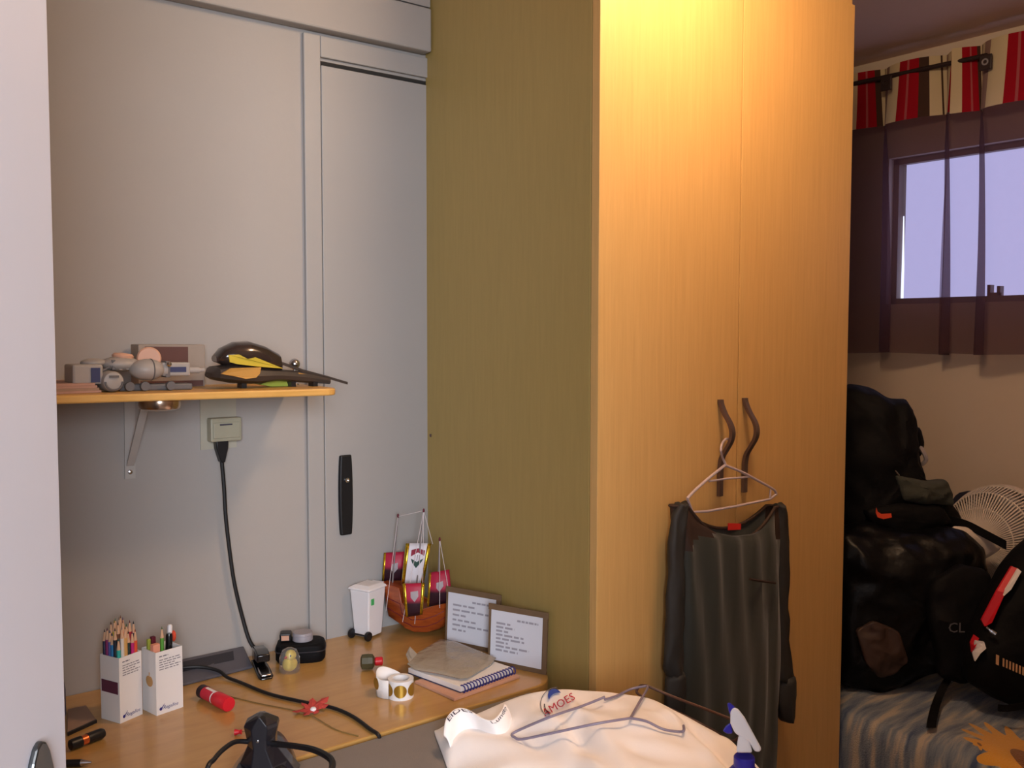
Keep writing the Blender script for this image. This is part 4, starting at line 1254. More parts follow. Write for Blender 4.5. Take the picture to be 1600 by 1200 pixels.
MB().pillow([Vector((p.x, p.y, z2 + 0.0052)) for p in wfp], (0, 0, 1), 0.006, 0.0045, 6, 0.0012, 60).build('wrapping', 'bagclear', cbg, True)
fl = [onz(u, v, z2 + 0.006) for u, v in [(640, 1036), (652, 1022)]]
MB().add([fl[0], fl[1], fl[1] + Vector((-0.012, 0.010, 0.016)), fl[0] + Vector((-0.006, 0.004, 0.018))], [(0, 1, 2, 3)]).build('wrapping_flap', 'bagclear', cbg, solid=0.0006)

# ================================================================ IRONING TABLE AND WHAT IS ON IT
ZI = 0.748
it = thing('ironing_table', (-0.55, -0.9, 0), 'grey-covered ironing table standing in front of the desk', 'ironing board')
MB().box(-1.02, -0.095, -1.34, -0.523, ZI - 0.03, ZI).build('padded_top', 'greym', it, bevel=0.004)
for x in (-0.97, -0.15):
    for y in (-1.27, -0.60):
        MB().tube([(x, y, 0), (x, y, ZI - 0.03)], 0.012, 10).build('leg', 'whitem', it, True)

# iron seen from behind
c = dep(404, 1300, 1.37); c = Vector((c.x, c.y, ZI))
h_ = Vector((FWD.x, FWD.y, 0)).normalized(); r_ = Vector((RGT.x, RGT.y, 0)).normalized()
h_ = (h_ * 0.95 - r_ * 0.1).normalized(); s_ = Vector((h_.y, -h_.x, 0))
ir = thing('steam_iron', c + h_ * 0.08, 'black steam iron seen from its heel on the ironing table', 'iron')
def ironring(z, sc_, back=0.0, L=0.21, hw=0.055):
    P = []
    for t in range(13):
        u = t / 12
        wv_ = hw * sc_ * (1 - u ** 2.2) ** 0.8 if u < 1 else 0.0005
        P.append((u, wv_))
    pts = [c + h_ * (back + (L * sc_ - back) * u) + s_ * w_ + Vector((0, 0, z)) for u, w_ in P]
    pts += [c + h_ * (back + (L * sc_ - back) * u) - s_ * w_ + Vector((0, 0, z)) for u, w_ in P[::-1]]
    return pts
MB().loft([ironring(0.0005, 0.99), ironring(0.006, 1.0)]).build('soleplate', 'steel', ir)
MB().loft([ironring(0.0062, 0.97), ironring(0.03, 0.95), ironring(0.05, 0.82), ironring(0.062, 0.6)]).build('body', 'iron', ir, True)
# heel tower that carries handle and cord
def tw(u0, u1, v, d0=0.0, d1=0.05):
    a = dep(u0, v, 1.37); b = dep(u1, v, 1.37); m = (a + b) / 2; hw = (b - a).length / 2
    return m, hw
def towerring(u0, u1, v, depth):
    m, hw = tw(u0, u1, v)
    return [m + s_ * (hw * x) + h_ * (depth * y) for x, y in ((-1, 0.35), (-0.45, 0.0), (0.45, 0.0), (1, 0.35), (1, 0.8), (0.5, 1.0), (-0.5, 1.0), (-1, 0.8))]
MB().loft([towerring(352, 462, 1225, 0.07), towerring(372, 446, 1200, 0.06), towerring(384, 427, 1172, 0.05), towerring(382, 427, 1160, 0.048), towerring(378, 431, 1142, 0.045), towerring(381, 430, 1136, 0.043), towerring(397, 412, 1124, 0.03), towerring(401, 408, 1121.5, 0.02)]).build('heel_tower', 'iron', ir, False, bevel=0.0015)
topm, _ = tw(380, 430, 1140)
MB().tube(catmull([topm + h_ * 0.025 + Vector((0, 0, -0.020)), topm + h_ * 0.06 + Vector((0, 0, -0.040)), topm + h_ * 0.10 + Vector((0, 0, -0.062)), c + h_ * 0.135 + Vector((0, 0, 0.052))], 6), 0.010, 12).build('handle', 'iron', ir, True)
p, _ = tw(400, 405, 1158.5)
MB().lathe([(0.0022, 0), (0.0022, 0.0012), (0.001, 0.0016)], p - h_ * 0.0, -h_, 12).build('screw', 'steel', ir, True)
cl1 = catmull([dep(388, 1159, 1.385), dep(368, 1159, 1.37), dep(350, 1170, 1.34), dep(335, 1186, 1.31), dep(322, 1208, 1.28), Vector((-0.80, -0.66, ZI + 0.004)), Vector((-0.84, -0.72, ZI + 0.004))], 6)
cl2 = catmull([dep(424, 1162, 1.385), dep(455, 1165, 1.36), dep(485, 1170, 1.33), dep(507, 1179, 1.29), dep(519, 1190, 1.26), dep(516, 1206, 1.23), dep(500, 1225, 1.22), Vector((-0.69, -0.80, ZI + 0.005))], 6)
ic = thing('iron_cord', c + Vector((0, -0.03, 0)), 'thick black iron cord looping on both sides of the iron', 'cord')
MB().tube(cl1, 0.0036, 8).build('cord_length', 'cable', ic, True)
MB().tube(cl2, 0.0046, 8).build('cord_length', 'cable', ic, True)

# white polo shirt: draped cloth
crest = [(694, 1136, 0.765), (712, 1124, 0.775), (745, 1114, 0.785), (785, 1096, 0.798), (830, 1080, 0.815), (872, 1075, 0.825), (920, 1076, 0.828), (965, 1080, 0.828), (1010, 1088, 0.826), (1050, 1106, 0.822), (1090, 1128, 0.815), (1125, 1148, 0.808), (1139, 1166, 0.800)]
cpts = catmull([onz(u, v, z) for u, v, z in crest], 4)
fw = Vector((-0.45, -0.89, 0))
rows = []
nr = 30
for i in range(-2, nr):
    row = []
    for j, p in enumerate(cpts):
        s = j / (len(cpts) - 1)
        if i == -2:
            q = Vector((p.x, p.y, ZI + 0.002)) - fw * 0.030
        elif i == -1:
            q = Vector((p.x, p.y, ZI + (p.z - ZI) * 0.72)) - fw * 0.017
        else:
            dd = i * 0.016
            q = p + fw * dd
            q.x += -0.10 * (s - 0.5) * dd * (1 if s < 0.5 else -0.2)
            z = p.z - 0.03 * dd
            f1 = noise.noise(Vector((q.x * 9 + q.y * 5, q.y * 3.0 - q.x * 6, 1.3)))
            f2 = noise.noise(Vector((q.x * 22 - q.y * 8, q.y * 10 + q.x * 6, 4.1)))
            f3 = 1 - 2 * abs(noise.noise(Vector((q.x * 13 + q.y * 9, q.y * 4 - q.x * 9, 7.7))))
            g = 0.012 * f1 + 0.005 * f2 + 0.009 * f3
            for s0, sl, wd2, am in ((0.33, 0.35, 0.030, -0.011), (0.42, 0.10, 0.025, 0.009), (0.50, -0.55, 0.028, -0.010), (0.66, 0.30, 0.030, 0.008), (0.75, 0.10, 0.025, -0.011), (0.90, -0.35, 0.022, 0.008)):
                g += am * math.exp(-((s - s0 - sl * dd) / wd2) ** 2)
            # a fold valley running from the hanger tip to the front, as in the photograph
            g += -0.010 * math.exp(-((s - 0.20 - 0.45 * dd) / 0.035) ** 2) * min(1, dd * 12)
            g += 0.008 * math.exp(-((s - 0.27 - 0.45 * dd) / 0.05) ** 2) * min(1, dd * 12)
            z += g * min(1.0, dd * 14)
            q.z = max(z, ZI + 0.004)
        row.append(q)
    l0 = row[0]; r0 = row[-1]
    left = [Vector((l0.x - 0.016, l0.y + 0.004, ZI + 0.002)), Vector((l0.x - 0.011, l0.y + 0.002, ZI + (l0.z - ZI) * 0.6))]
    right = [Vector((r0.x + 0.008, r0.y - 0.002, r0.z - 0.02)), Vector((r0.x + 0.012, r0.y - 0.004, r0.z - 0.06)), Vector((max(r0.x + 0.013, -0.088), r0.y - 0.004, r0.z - 0.13))]
    if i < 0:
        right = [Vector((r0.x + 0.006, r0.y, ZI + 0.002 + max(0, (r0.z - ZI) * 0.7))), Vector((r0.x + 0.010, r0.y, r0.z - 0.05)), Vector((r0.x + 0.011, r0.y, r0.z - 0.12))]
    rows.append(left + row + right)
ps = thing('polo_shirt', (-0.3, -0.85, ZI), 'crumpled white polo shirt spread on the ironing table', 'shirt')
smb = MB().grid(rows)
SV, SF = list(smb.v), list(smb.f)
bvh = BVHTree.FromPolygons([tuple(v) for v in SV], SF)
smb.build('shirt_cloth', 'shirt', ps, True, sharp=0, solid=-0.0015, subd=1)
def onshirt(p, lift=0.003):
    h = bvh.ray_cast(Vector((p.x, p.y, 1.2)), Vector((0, 0, -1)))
    z = h[0].z if h[0] is not None else ZI + 0.05
    return Vector((p.x, p.y, z + lift))
def pixshirt(u, v, lift=0.009):
    d = _dir(u, v).normalized()
    h = bvh.ray_cast(CAM, d)
    if h[0] is None:
        return onz(u, v, 0.80)
    return h[0] - d * lift
# collar: rolled band at the left end, printed along its edge
col_ = catmull([dep(693, 1150, 1.545), dep(697, 1124, 1.565), dep(713, 1108, 1.585), dep(734, 1110, 1.58), dep(752, 1120, 1.56), dep(768, 1126, 1.55), dep(781, 1114, 1.565), dep(787, 1101, 1.59)], 6)
rows = []
for k in range(6):
    a = k / 5
    rows.append([p + Vector((0.004 * a, -0.02 * a, -0.035 * a + 0.010 * math.sin(math.pi * a))) for p in col_])
MB().grid(rows).build('collar', 'shirt', ps, True, sharp=0, solid=0.003, subd=1)
def collarprint(body, i0, i1, size):
    m = MB()
    pp = col_[i0:i1]
    Ls = [0.0]
    for a, b in zip(pp, pp[1:]):
        Ls.append(Ls[-1] + (b - a).length)
    def bend(v):
        x = max(0.0, min(v.x, Ls[-1] - 1e-6))
        k = 0
        while k < len(Ls) - 2 and Ls[k + 1] < x:
            k += 1
        t = (x - Ls[k]) / max(1e-6, Ls[k + 1] - Ls[k])
        p = pp[k].lerp(pp[k + 1], t)
        a = 0.35 - v.y / 0.05
        return p + Vector((0.004 * a, -0.02 * a, -0.035 * a + 0.010 * math.sin(math.pi * a))) + (CAM - p).normalized() * 0.006
    m.text(body, size, (0, 0, 0), (1, 0, 0), (0, 1, 0), lift=bend)
    return m.build('collar_lettering', 'inkd', ps)
collarprint('EIDES', 6, 26, 0.022)
collarprint('Lundby', 28, 43, 0.019)
# chest print: blue arc logo over red lettering, mapped onto the cloth
bl = MB()
U0, V0, U1, V1 = 851, 1120, 903, 1090
ux, uy = (U1 - U0), (V1 - V0)
Lp = math.hypot(ux, uy)
ex, ey = (ux / Lp, uy / Lp), (uy / Lp, -ux / Lp)
def shirtpix(v):
    return pixshirt(U0 + ex[0] * v.x + ey[0] * v.y, V0 + ex[1] * v.x + ey[1] * v.y)
MB().text('AMOES', 17.5, (0, 0, 0), (1, 0, 0), (0, 1, 0), lift=shirtpix).build('red_lettering', 'shirtred', ps)
def arc(r0, r1, a0, a1, cx, cy, n=12, taper=False):
    vs = []
    for k in range(n + 1):
        a = math.radians(a0 + (a1 - a0) * k / n)
        q_ = math.sin(math.pi * k / n) if taper else 1.0
        vs.append(shirtpix(Vector((cx + r0 * math.cos(a), cy + r0 * math.sin(a), 0))))
        rr = r0 + (r1 - r0) * q_
        vs.append(shirtpix(Vector((cx + rr * math.cos(a), cy + rr * math.sin(a), 0))))
    return MB().add(vs, [(2 * k, 2 * k + 1, 2 * k + 3, 2 * k + 2) for k in range(n)])
arc(15, 23, 45, 135, 30, 9, 12, True).build('blue_arc', 'shirtblue', ps)
arc(25, 26.2, 60, 200, 27, 8).build('thin_ring', 'ink', ps)
arc(19, 20.5, 150, 205, 27, 8).build('dark_arc', 'inkd', ps)

# grey hanger lying on the shirt
hp_ = [pixshirt(u, v, 0.040 if 820 < u < 950 and v < 1130 else 0.016) for u, v in [(985, 1122), (930, 1131), (860, 1146), (815, 1155), (804, 1152), (800, 1147), (815, 1139), (860, 1120), (910, 1103), (945, 1089)]]
hg = thing('plastic_hanger', hp_[2], 'grey-lilac plastic hanger lying on the white shirt', 'hanger')
frm = MB()
frm.tube(catmull(hp_, 4), 0.0022, 8)
hp2 = [pixshirt(985, 1122, 0.014), pixshirt(1010, 1127, 0.014), pixshirt(1035, 1139, 0.014), pixshirt(1058, 1143, 0.014), pixshirt(1068, 1142, 0.014), pixshirt(1068, 1134, 0.014)]
frm.tube(catmull(hp2, 4), 0.0022, 8)
frm.build('frame', 'hangg', hg, True)
k0 = pixshirt(985, 1122, 0.014)
hk = [k0, k0.lerp(dep(1012, 1074, 1.62), 0.5), dep(1012, 1074, 1.62), dep(1003, 1073, 1.63), dep(985, 1077, 1.63), pixshirt(962, 1088, 0.014), pixshirt(945, 1093, 0.014)]
MB().tube(catmull(hk, 5), 0.0021, 8).build('hook', 'hangg', hg, True)
# brown hanger behind it, leaning over the table end
bh = thing('brown_hanger', dep(1080, 1120, 1.60), 'dark brown hanger sticking out behind the white shirt', 'hanger')
fr2 = MB()
fr2.tube(catmull([dep(1010, 1071, 1.66), dep(1050, 1088, 1.64), dep(1100, 1107, 1.60), dep(1150, 1127, 1.555), dep(1163, 1136, 1.545), dep(1158, 1148, 1.55), dep(1142, 1158, 1.56), dep(1110, 1139, 1.59), dep(1060, 1114, 1.62), dep(1010, 1092, 1.655)], 5), 0.0026, 8)
fr2.build('frame', 'hangb', bh, True)
MB().tube(catmull([dep(1010, 1071, 1.66), dep(1000, 1072, 1.665), dep(995, 1082, 1.66), dep(1010, 1092, 1.655)], 5), 0.0024, 8).build('hook', 'hangb', bh, True)

# spray bottle
c = dep(1163, 1182, 1.25)
sb = thing('spray_bottle', (c.x, c.y, ZI), 'spray bottle with blue collar and white trigger head', 'spray bottle')
r2 = Vector((RGT.x, RGT.y, 0)).normalized(); f2 = Vector((FWD.x, FWD.y, 0)).normalized()
MB().lathe([(0.030, 0), (0.033, 0.004), (0.033, 0.085), (0.026, 0.108), (0.014, 0.122), (0.012, c.z - ZI - 0.016)], (c.x, c.y, ZI + 0.001), (0, 0, 1), 28).build('bottle_body', 'blue', sb, True)
MB().lathe([(0.0135, -0.018), (0.0140, -0.016), (0.0140, -0.001), (0.0125, 0.001)], c, (0, 0, 1), 24).build('collar', 'blue', sb, True)
S_ = lambda u, v, dd=0.0: dep(u, v, 1.25 + dd)
def hprism(pix, d0, d1): return MB().hexa([S_(u, v, d0) for u, v in pix], [S_(u, v, d1) for u, v in pix])
hprism([(1150, 1176), (1176, 1176), (1172, 1160), (1167, 1148), (1154, 1148), (1152, 1160)], -0.010, 0.010).build('neck', 'whitep', sb, bevel=0.003)
hprism([(1141, 1112), (1146, 1105), (1153, 1107), (1163, 1120), (1175, 1142), (1186, 1162), (1190, 1170), (1187, 1175), (1179, 1174), (1170, 1158), (1158, 1152), (1148, 1145), (1141, 1130)], -0.011, 0.011).build('head', 'whitep', sb, bevel=0.003)
hprism([(1140, 1117), (1136, 1099), (1140, 1097), (1150, 1106)], -0.008, 0.008).build('nozzle', 'blue', sb, bevel=0.002)
hprism([(1142, 1128), (1145, 1146), (1137, 1147), (1129, 1142), (1134, 1134)], -0.005, 0.005).build('trigger', 'blue', sb, bevel=0.002)

# ================================================================ BLOUSE ON ITS HANGER
YB = -DW - 0.030
B = lambda u, v, y=YB: ony(u, v, y)
bhg = thing('white_hanger', B(1133, 728), 'pale lilac plastic hanger hooked on the left wardrobe handle', 'hanger')
yk = -DW - 0.020
hk = [B(1141, 690, yk), B(1138, 686, yk), B(1133, 687, yk - 0.004), B(1128, 694, yk - 0.012), B(1126.5, 704, yk - 0.02), B(1129, 715, YB), B(1133, 724, YB), B(1133, 729, YB)]
MB().tube(catmull(hk, 5), 0.0026, 8).build('hook', 'hangl', bhg, True)
fm = MB()
fm.tube(catmull([B(1133, 727), B(1110, 745), B(1086, 766), B(1074, 779)], 4), 0.0032, 8)
fm.tube(catmull([B(1133, 727), B(1160, 738), B(1190, 754), B(1209, 765), B(1213, 772)], 4), 0.0030, 8)
fm.tube([B(1074, 779), B(1082, 800), B(1105, 799), B(1150, 791), B(1203, 780), B(1213, 772)], 0.0028, 8)
fm.tube([B(1108, 752), B(1135, 748), B(1172, 745)], 0.0022, 8)
fm.tube([B(1204, 765), B(1203, 781)], 0.0024, 8)
fm.build('frame', 'hangl', bhg, True)

bl_ = thing('satin_blouse', (0.33, YB - 0.02, 0.5), 'dark green satin blouse with brown yoke hanging on the wardrobe', 'blouse')
# body: outline per height, as a closed ellipse-like ring
def xz(u, v): p = B(u, v, YB - 0.018); return p.x, p.z
zs = [(1056, 1226, 792), (1057, 1225, 812), (1062, 1224, 850), (1066, 1221, 900), (1066, 1220, 960), (1066, 1219, 1030), (1065, 1217, 1100), (1063, 1215, 1170), (1062, 1214, 1260)]
NB = 48
def neckdrop(t):                 # how far the front neckline dips, t = -1..1 across
    return 0.0
rings = []
fine = []
for i in range(len(zs) - 1):
    for k in range(5):
        t = k / 5
        fine.append(tuple(zs[i][m] * (1 - t) + zs[i + 1][m] * t for m in range(3)))
fine.append(zs[-1])
body, yoke = MB(), MB()
P_ = []
for i, (ul, ur, v) in enumerate(fine):
    xl, zl = xz(ul, v); xr, zr = xz(ur, v)
    ring = []
    for k in range(NB):
        a = 2 * math.pi * k / NB
        ca, sa = math.cos(a), math.sin(a)
        t = -ca                       # -1 left .. 1 right
        x = (xl + xr) / 2 + (xr - xl) / 2 * t
        z = zl + (zr - zl) * (t + 1) / 2
        front = sa > 0
        dpt = 0.020 + 0.012 * min(1, i / 10)
        y = YB - 0.004 - (dpt if front else 0.012) * abs(sa) ** 0.6 * (1 if front else -1)
        h = i / (len(fine) - 1)
        fold = 0.0055 * math.sin(x * 95 + 2.2 * math.sin(z * 7)) * min(1, h * 4) + 0.003 * math.sin(x * 210 + z * 9) * min(1, h * 4)
        y -= fold * (1 if front else 0.3)
        # neckline: pull the top rings down in a scoop
        drop = max(0.0, 1 - (t / 0.80) ** 2) * (0.072 if front else 0.050)
        ramp = max(0.0, 1 - i / 9.0)
        ring.append(Vector((x, y, z - drop * ramp)))
    P_.append(ring)
for i in range(len(P_) - 1):
    for k in range(NB):
        j = (k + 1) % NB
        q4 = [P_[i][k], P_[i][j], P_[i + 1][j], P_[i + 1][k]]
        tm = -math.cos(2 * math.pi * (k + 0.5) / NB)
        isy = (tm < -0.30 and i < 11 - 9 * (tm + 1.0)) or (tm > 0.80 and i < 9) or i < 1
        (yoke if isy else body).add(q4, [(0, 1, 2, 3)])
def weld(mb):
    key = {}; vs = []; mp_ = []
    for v in mb.v:
        k_ = tuple(round(c_, 6) for c_ in v)
        if k_ not in key:
            key[k_] = len(vs); vs.append(v)
        mp_.append(key[k_])
    mb.v = vs; mb.f = [tuple(mp_[i] for i in f) for f in mb.f]
    return mb
weld(body).build('body', 'satin', bl_, True, sharp=0)
weld(yoke).build('yoke', 'brownsh', bl_, True, sharp=0)
MB().tube(P_[0], 0.0035, 8, True).build('neckband', 'brownsh', bl_, True)
# red size tag at the neck
tg = min(range(NB), key=lambda k: (abs(P_[0][k].x - B(1145, 820).x), P_[0][k].y))
p = B(1146, 822, YB - 0.006)
MB().hexa([p + Vector((-0.020, -0.001, -0.006)), p + Vector((0.022, -0.001, -0.010)), p + Vector((0.022, -0.001, 0.003)), p + Vector((-0.020, -0.001, 0.009))],
          [p + Vector((-0.020, -0.0025, -0.006)), p + Vector((0.022, -0.0025, -0.010)), p + Vector((0.022, -0.0025, 0.003)), p + Vector((-0.020, -0.0025, 0.009))]).build('red_tag', 'tag', bl_)
# pocket welt
yw = YB - 0.046
MB().tube(catmull([B(1172, 905, yw + 0.002), B(1190, 908, yw), B(1211, 911, yw + 0.008)], 4), 0.0028, 6).build('pocket_welt', 'brownsh', bl_, True)
# sleeves
def sleeve(path, name):
    rings = []
    P4 = catmull([Vector((u, v, hw * 1000)) for u, v, hw in path], 5)
    for i, q in enumerate(P4):
        c_ = B(q.x, q.y, ys)
        hw = q.z / 1000
        ring = []
        for k in range(20):
            a = 2 * math.pi * k / 20
            wr = 0.0045 * noise.noise(Vector((math.cos(a) * 1.5 + c_.x * 9, math.sin(a) * 1.5, c_.z * 22)))
            ring.append(c_ + Vector(((hw + wr) * math.cos(a), (0.013 + wr * 1.6) * math.sin(a), 0.004 * math.cos(2 * a))))
        rings.append(ring)
    return MB().loft(rings).build(name, 'sleeve', bl_, True, sharp=0)
ys = YB - 0.014
def cuff(u, v, prof, par):
    rings = []
    for hw, dz in prof:
        c_ = B(u, v, ys)
        rings.append([c_ + Vector((hw * math.cos(2 * math.pi * k / 20) * (1 + 0.10 * math.sin(5 * 2 * math.pi * k / 20 + dz * 60)), 0.017 * math.sin(2 * math.pi * k / 20) * (1 + 0.2 * math.sin(3 * 2 * math.pi * k / 20)), dz)) for k in range(20)])
    MB().loft(rings).build('cuff', 'sleeve', par, True, sharp=0)
lsv = sleeve([(1066, 786, 0.012), (1061, 812, 0.019), (1058, 860, 0.022), (1056, 930, 0.023), (1054, 1000, 0.025), (1053, 1040, 0.026), (1056, 1056, 0.021)], 'sleeve')
cuff(1056, 1054, [(0.019, 0.004), (0.025, -0.008), (0.027, -0.035), (0.026, -0.070), (0.020, -0.092), (0.010, -0.096)], lsv)
rsv = sleeve([(1217, 788, 0.009), (1221, 812, 0.015), (1222, 860, 0.017), (1222, 950, 0.019), (1224, 1030, 0.022), (1228, 1062, 0.026)], 'sleeve')
cuff(1230, 1060, [(0.020, 0.004), (0.028, -0.012), (0.030, -0.045), (0.023, -0.085), (0.010, -0.098)], rsv)

# ================================================================ CURTAINS
XR = XW - 0.070
def curtain(y0, y1, xoff, zh, ztop, zbot, phase, label, uvoff, nfold):
    t = thing('curtain', (XR, (y0 + y1) / 2, zbot), label, 'curtain', 'curtains over the window')
    n = 120
    def xy(j, z):
        s = j / n
        y = y0 + (y1 - y0) * s
        amp = 0.020 + 0.012 * (ztop - z)
        back = 0.20 * abs(y1 - y0) / nfold * (0.55 + 0.45 * min(1.0, (ztop - z) / 0.3))
        return Vector((XR + xoff + amp * math.cos(2 * math.pi * nfold * s + phase) + 0.006 * math.sin(17 * s + 5 * z), y + back * math.sin(2 * math.pi * nfold * s + phase - 0.7 + 0.5 * math.sin(3 * z)), z))
    zr = [zh - (zh - zbot) * k / 14 for k in range(15)]
    m = MB().grid([[xy(j, z - 0.004 * math.sin(9 * j / n) * (k / 14)) for j in range(n + 1)] for k, z in enumerate(zr)])
    m.build('drape', 'curt', t, True, sharp=0)
    zr = [ztop - (ztop - zh) * k / 4 for k in range(5)]
    m = MB().grid([[xy(j, z) for j in range(n + 1)] for z in zr])
    m.uv = [(uvoff + (j / n) * abs(y1 - y0) / 0.175, 0) for z in zr for j in range(n + 1)]
    m.build('header_band', 'band', t, True, sharp=0)
    return t, xy
ZR = 2.282
t_, xyL = curtain(0.02, -0.455, 0.0, 2.135, 2.322, 1.382, 0.6, 'left brown sheer curtain with striped header beside the wardrobe', 0.58, 2.3)
t2_, xyR = curtain(-0.412, -1.06, -0.014, 2.124, 2.322, 1.385, 4.2, 'right brown sheer curtain with striped header over the window', 0.10, 2.9)
rd = thing('curtain_rod', (XR - 0.010, -0.5, ZR), 'dark curtain rod running through both curtain headers', 'curtain rod')
MB().tube([(XR - 0.016, 0.06, ZR + 0.008), (XR - 0.016, -1.15, ZR - 0.012)], 0.0075, 12).build('rod', 'rod', rd, True)
MB().tube([(XR - 0.016, 0.0, ZR), (XW, 0.0, ZR)], 0.006, 8).build('bracket', 'rod', rd, True)
MB().tube([(XR - 0.016, -1.10, ZR), (XW, -1.10, ZR)], 0.006, 8).build('bracket', 'rod', rd, True)
for (u, v) in [(1385, 130), (1540, 97)]:
    p = onx(u, v, XR - 0.048)
    g = thing('curtain_clip', p, ('brown square curtain clip on the left header' if u < 1500 else 'dark square curtain clip with ring on the right header'), 'clip')
    MB().box(p.x - 0.003, p.x + 0.003, p.y - 0.019, p.y + 0.019, p.z - 0.024, p.z + 0.022).build('plate', 'rod', g, bevel=0.003)
    MB().tube([Vector((p.x - 0.004, p.y + 0.008 * math.cos(2 * math.pi * k / 16), p.z + 0.008 * math.sin(2 * math.pi * k / 16))) for k in range(16)], 0.0025, 6, True).build('ring', 'tin' if u > 1500 else 'rod', g, True)

# ================================================================ BED
bd = thing('bed', (1.29, -0.98, 0), 'single bed under the window beside the wardrobe', 'bed')
MB().box(0.875, 1.715, -1.78, -0.015, 0.10, 0.26).build('base', 'floor', bd, bevel=0.005)
MB().box(0.880, 1.710, -1.77, -0.020, 0.26, 0.470).build('mattress', 'mattress', bd, bevel=0.03, seg=4)
for x in (0.91, 1.68):
    for y in (-1.74, -0.06):
        MB().box(x - 0.025, x + 0.025, y - 0.025, y + 0.025, 0, 0.10).build('leg', 'floor', bd)
ZB = 0.492
rows, uvs = [], []
for i in range(60):
    y = -0.03 - 1.72 * i / 59
    row = []
    for j in range(44):
        s = j / 43 * 1.20
        if s < 0.84:
            x, z = 1.705 - s, ZB
        else:
            x, z = 0.866 - 0.012 * math.sin((s - 0.84) * 9), ZB - (s - 0.84)
        if 0.78 < s < 0.88:
            k = (s - 0.78) / 0.10
            x = 1.705 - 0.78 - 0.060 * math.sin(k * math.pi / 2)
            z = ZB - 0.04 * (1 - math.cos(k * math.pi / 2))
        bump = 0.012 * noise.noise(Vector((s * 5, y * 5, 0))) + 0.004 * noise.noise(Vector((s * 16, y * 16, 3)))
        row.append(Vector((x - (abs(bump) if s >= 0.84 else 0), y, max(z + (bump if s < 0.84 else 0), 0.09) if s >= 0.84 else max(z + bump, 0.482))))
        uvs.append((s, y))
    rows.append(row)
fl_ = onz(1608, 1192, ZB)
M['blanket'] = blanketmat([(1.705 - fl_.x, fl_.y, 0.092, 0.018, 16.0), (1.705 - onz(1530, 1170, ZB).x, onz(1530, 1170, ZB).y, 0.012, 0.003, 7.0), (0.40, -1.35, 0.09, 0.015, 14.0), (0.80, -1.5, 0.07, 0.012, 14.0)])
bkt = thing('blanket', (1.29, -0.9, ZB), 'blue-grey blanket with yellow sunflower print on the bed', 'blanket')
m = MB().grid(rows); m.uv = uvs
m.build('cloth', 'blanket', bkt, True, sharp=0, solid=0.004)

# ---------------- bags piled on the bed
nc = -Vector((FWD.x, FWD.y, 0)).normalized()
def pix(poly, d): return [dep(u, v, d) for u, v in poly]
def dense(poly, k=4):
    out = []
    n = len(poly)
    for i in range(n):
        a, b = poly[i], poly[(i + 1) % n]
        for j in range(k):
            t = j / k
            out.append((a[0] * (1 - t) + b[0] * t, a[1] * (1 - t) + b[1] * t))
    # light smoothing
    n = len(out)
    return [((out[i - 1][0] + 2 * out[i][0] + out[(i + 1) % n][0]) / 4, (out[i - 1][1] + 2 * out[i][1] + out[(i + 1) % n][1]) / 4) for i in range(n)]
bb = thing('black_plastic_bag', dep(1400, 1060, 2.62), 'large shiny black plastic bag on the bed by the wardrobe', 'bag')
MB().pillow(pix(dense([(1296, 824), (1350, 822), (1430, 824), (1490, 830), (1525, 856), (1532, 930), (1525, 1000), (1500, 1040), (1440, 1052), (1370, 1062), (1300, 1062), (1286, 930)], 10), 2.54), nc, 0.10, 0.13, 22, 0.020, 7, 2.0, 0.75, 0.014).build('bag_film', 'bagblk', bb, True, sharp=0)
MB().pillow(pix(dense([(1335, 985), (1365, 972), (1398, 990), (1418, 1030), (1398, 1050), (1372, 1058), (1350, 1036)], 6), 2.440), nc, 0.008, 0.06, 10, 0.012, 12, 5.0, 0.8, 0.008).build('brown_patch', 'packbr', bb, True, sharp=0)
sbg = thing('black_sports_bag', dep(1490, 1000, 2.5), 'black sports bag with grey letters beside the red-trimmed backpack', 'bag')
MB().pillow(pix(dense([(1455, 905), (1500, 880), (1545, 890), (1555, 960), (1540, 1050), (1500, 1068), (1468, 1056), (1450, 970)], 6), 2.41), nc, 0.035, 0.03, 12, 0.010, 10, 9.0, 0.7, 0.006).build('bag_body', 'packblk', sbg, True)
MB().text('CL', 0.036, dep(1481, 988, 2.365), Vector((RGT.x, RGT.y, 0)), (0, 0, 1)).build('lettering', 'letgrey', sbg, solid=0.001)

lp = thing('black_backpack', dep(1390, 800, 2.70), 'black backpack with orange swoosh on top of the plastic bag', 'backpack')
MB().pillow(pix(dense([(1296, 612), (1330, 604), (1362, 607), (1384, 622), (1408, 624), (1418, 655), (1424, 690), (1432, 730), (1440, 760), (1470, 775), (1490, 800), (1492, 826), (1440, 834), (1380, 832), (1310, 826), (1290, 740)], 7), 2.62), nc, 0.09, 0.13, 18, 0.016, 9, 1.0, 0.7, 0.010).build('pack_body', 'packblk', lp, True)
MB().pillow(pix(dense([(1418, 668), (1438, 666), (1446, 690), (1440, 715), (1426, 710)]), 2.62), nc, 0.02, 0.02, 5, 0.006, 20).build('strap_loop', 'packblk', lp, True)
MB().pillow(pix(dense([(1350, 795), (1400, 785), (1470, 790), (1486, 815), (1440, 832), (1370, 832)], 6), 2.53), nc, 0.025, 0.06, 10, 0.006, 12, 0, 0.7, 0.004).build('front_pocket', 'packblk', lp, True)
sw = [(1369, 793), (1371, 799), (1377, 803), (1392, 802), (1393, 808), (1380, 811), (1371, 808), (1368, 801)]
MB().prism([dep(u, v, 2.488) for u, v in sw], nc * 0.002).build('swoosh_logo', 'orange', lp)
MB().tube([dep(1397, 733, 2.52), dep(1405, 743, 2.52)], 0.0025, 6).build('zip_pull', 'steel', lp, True)
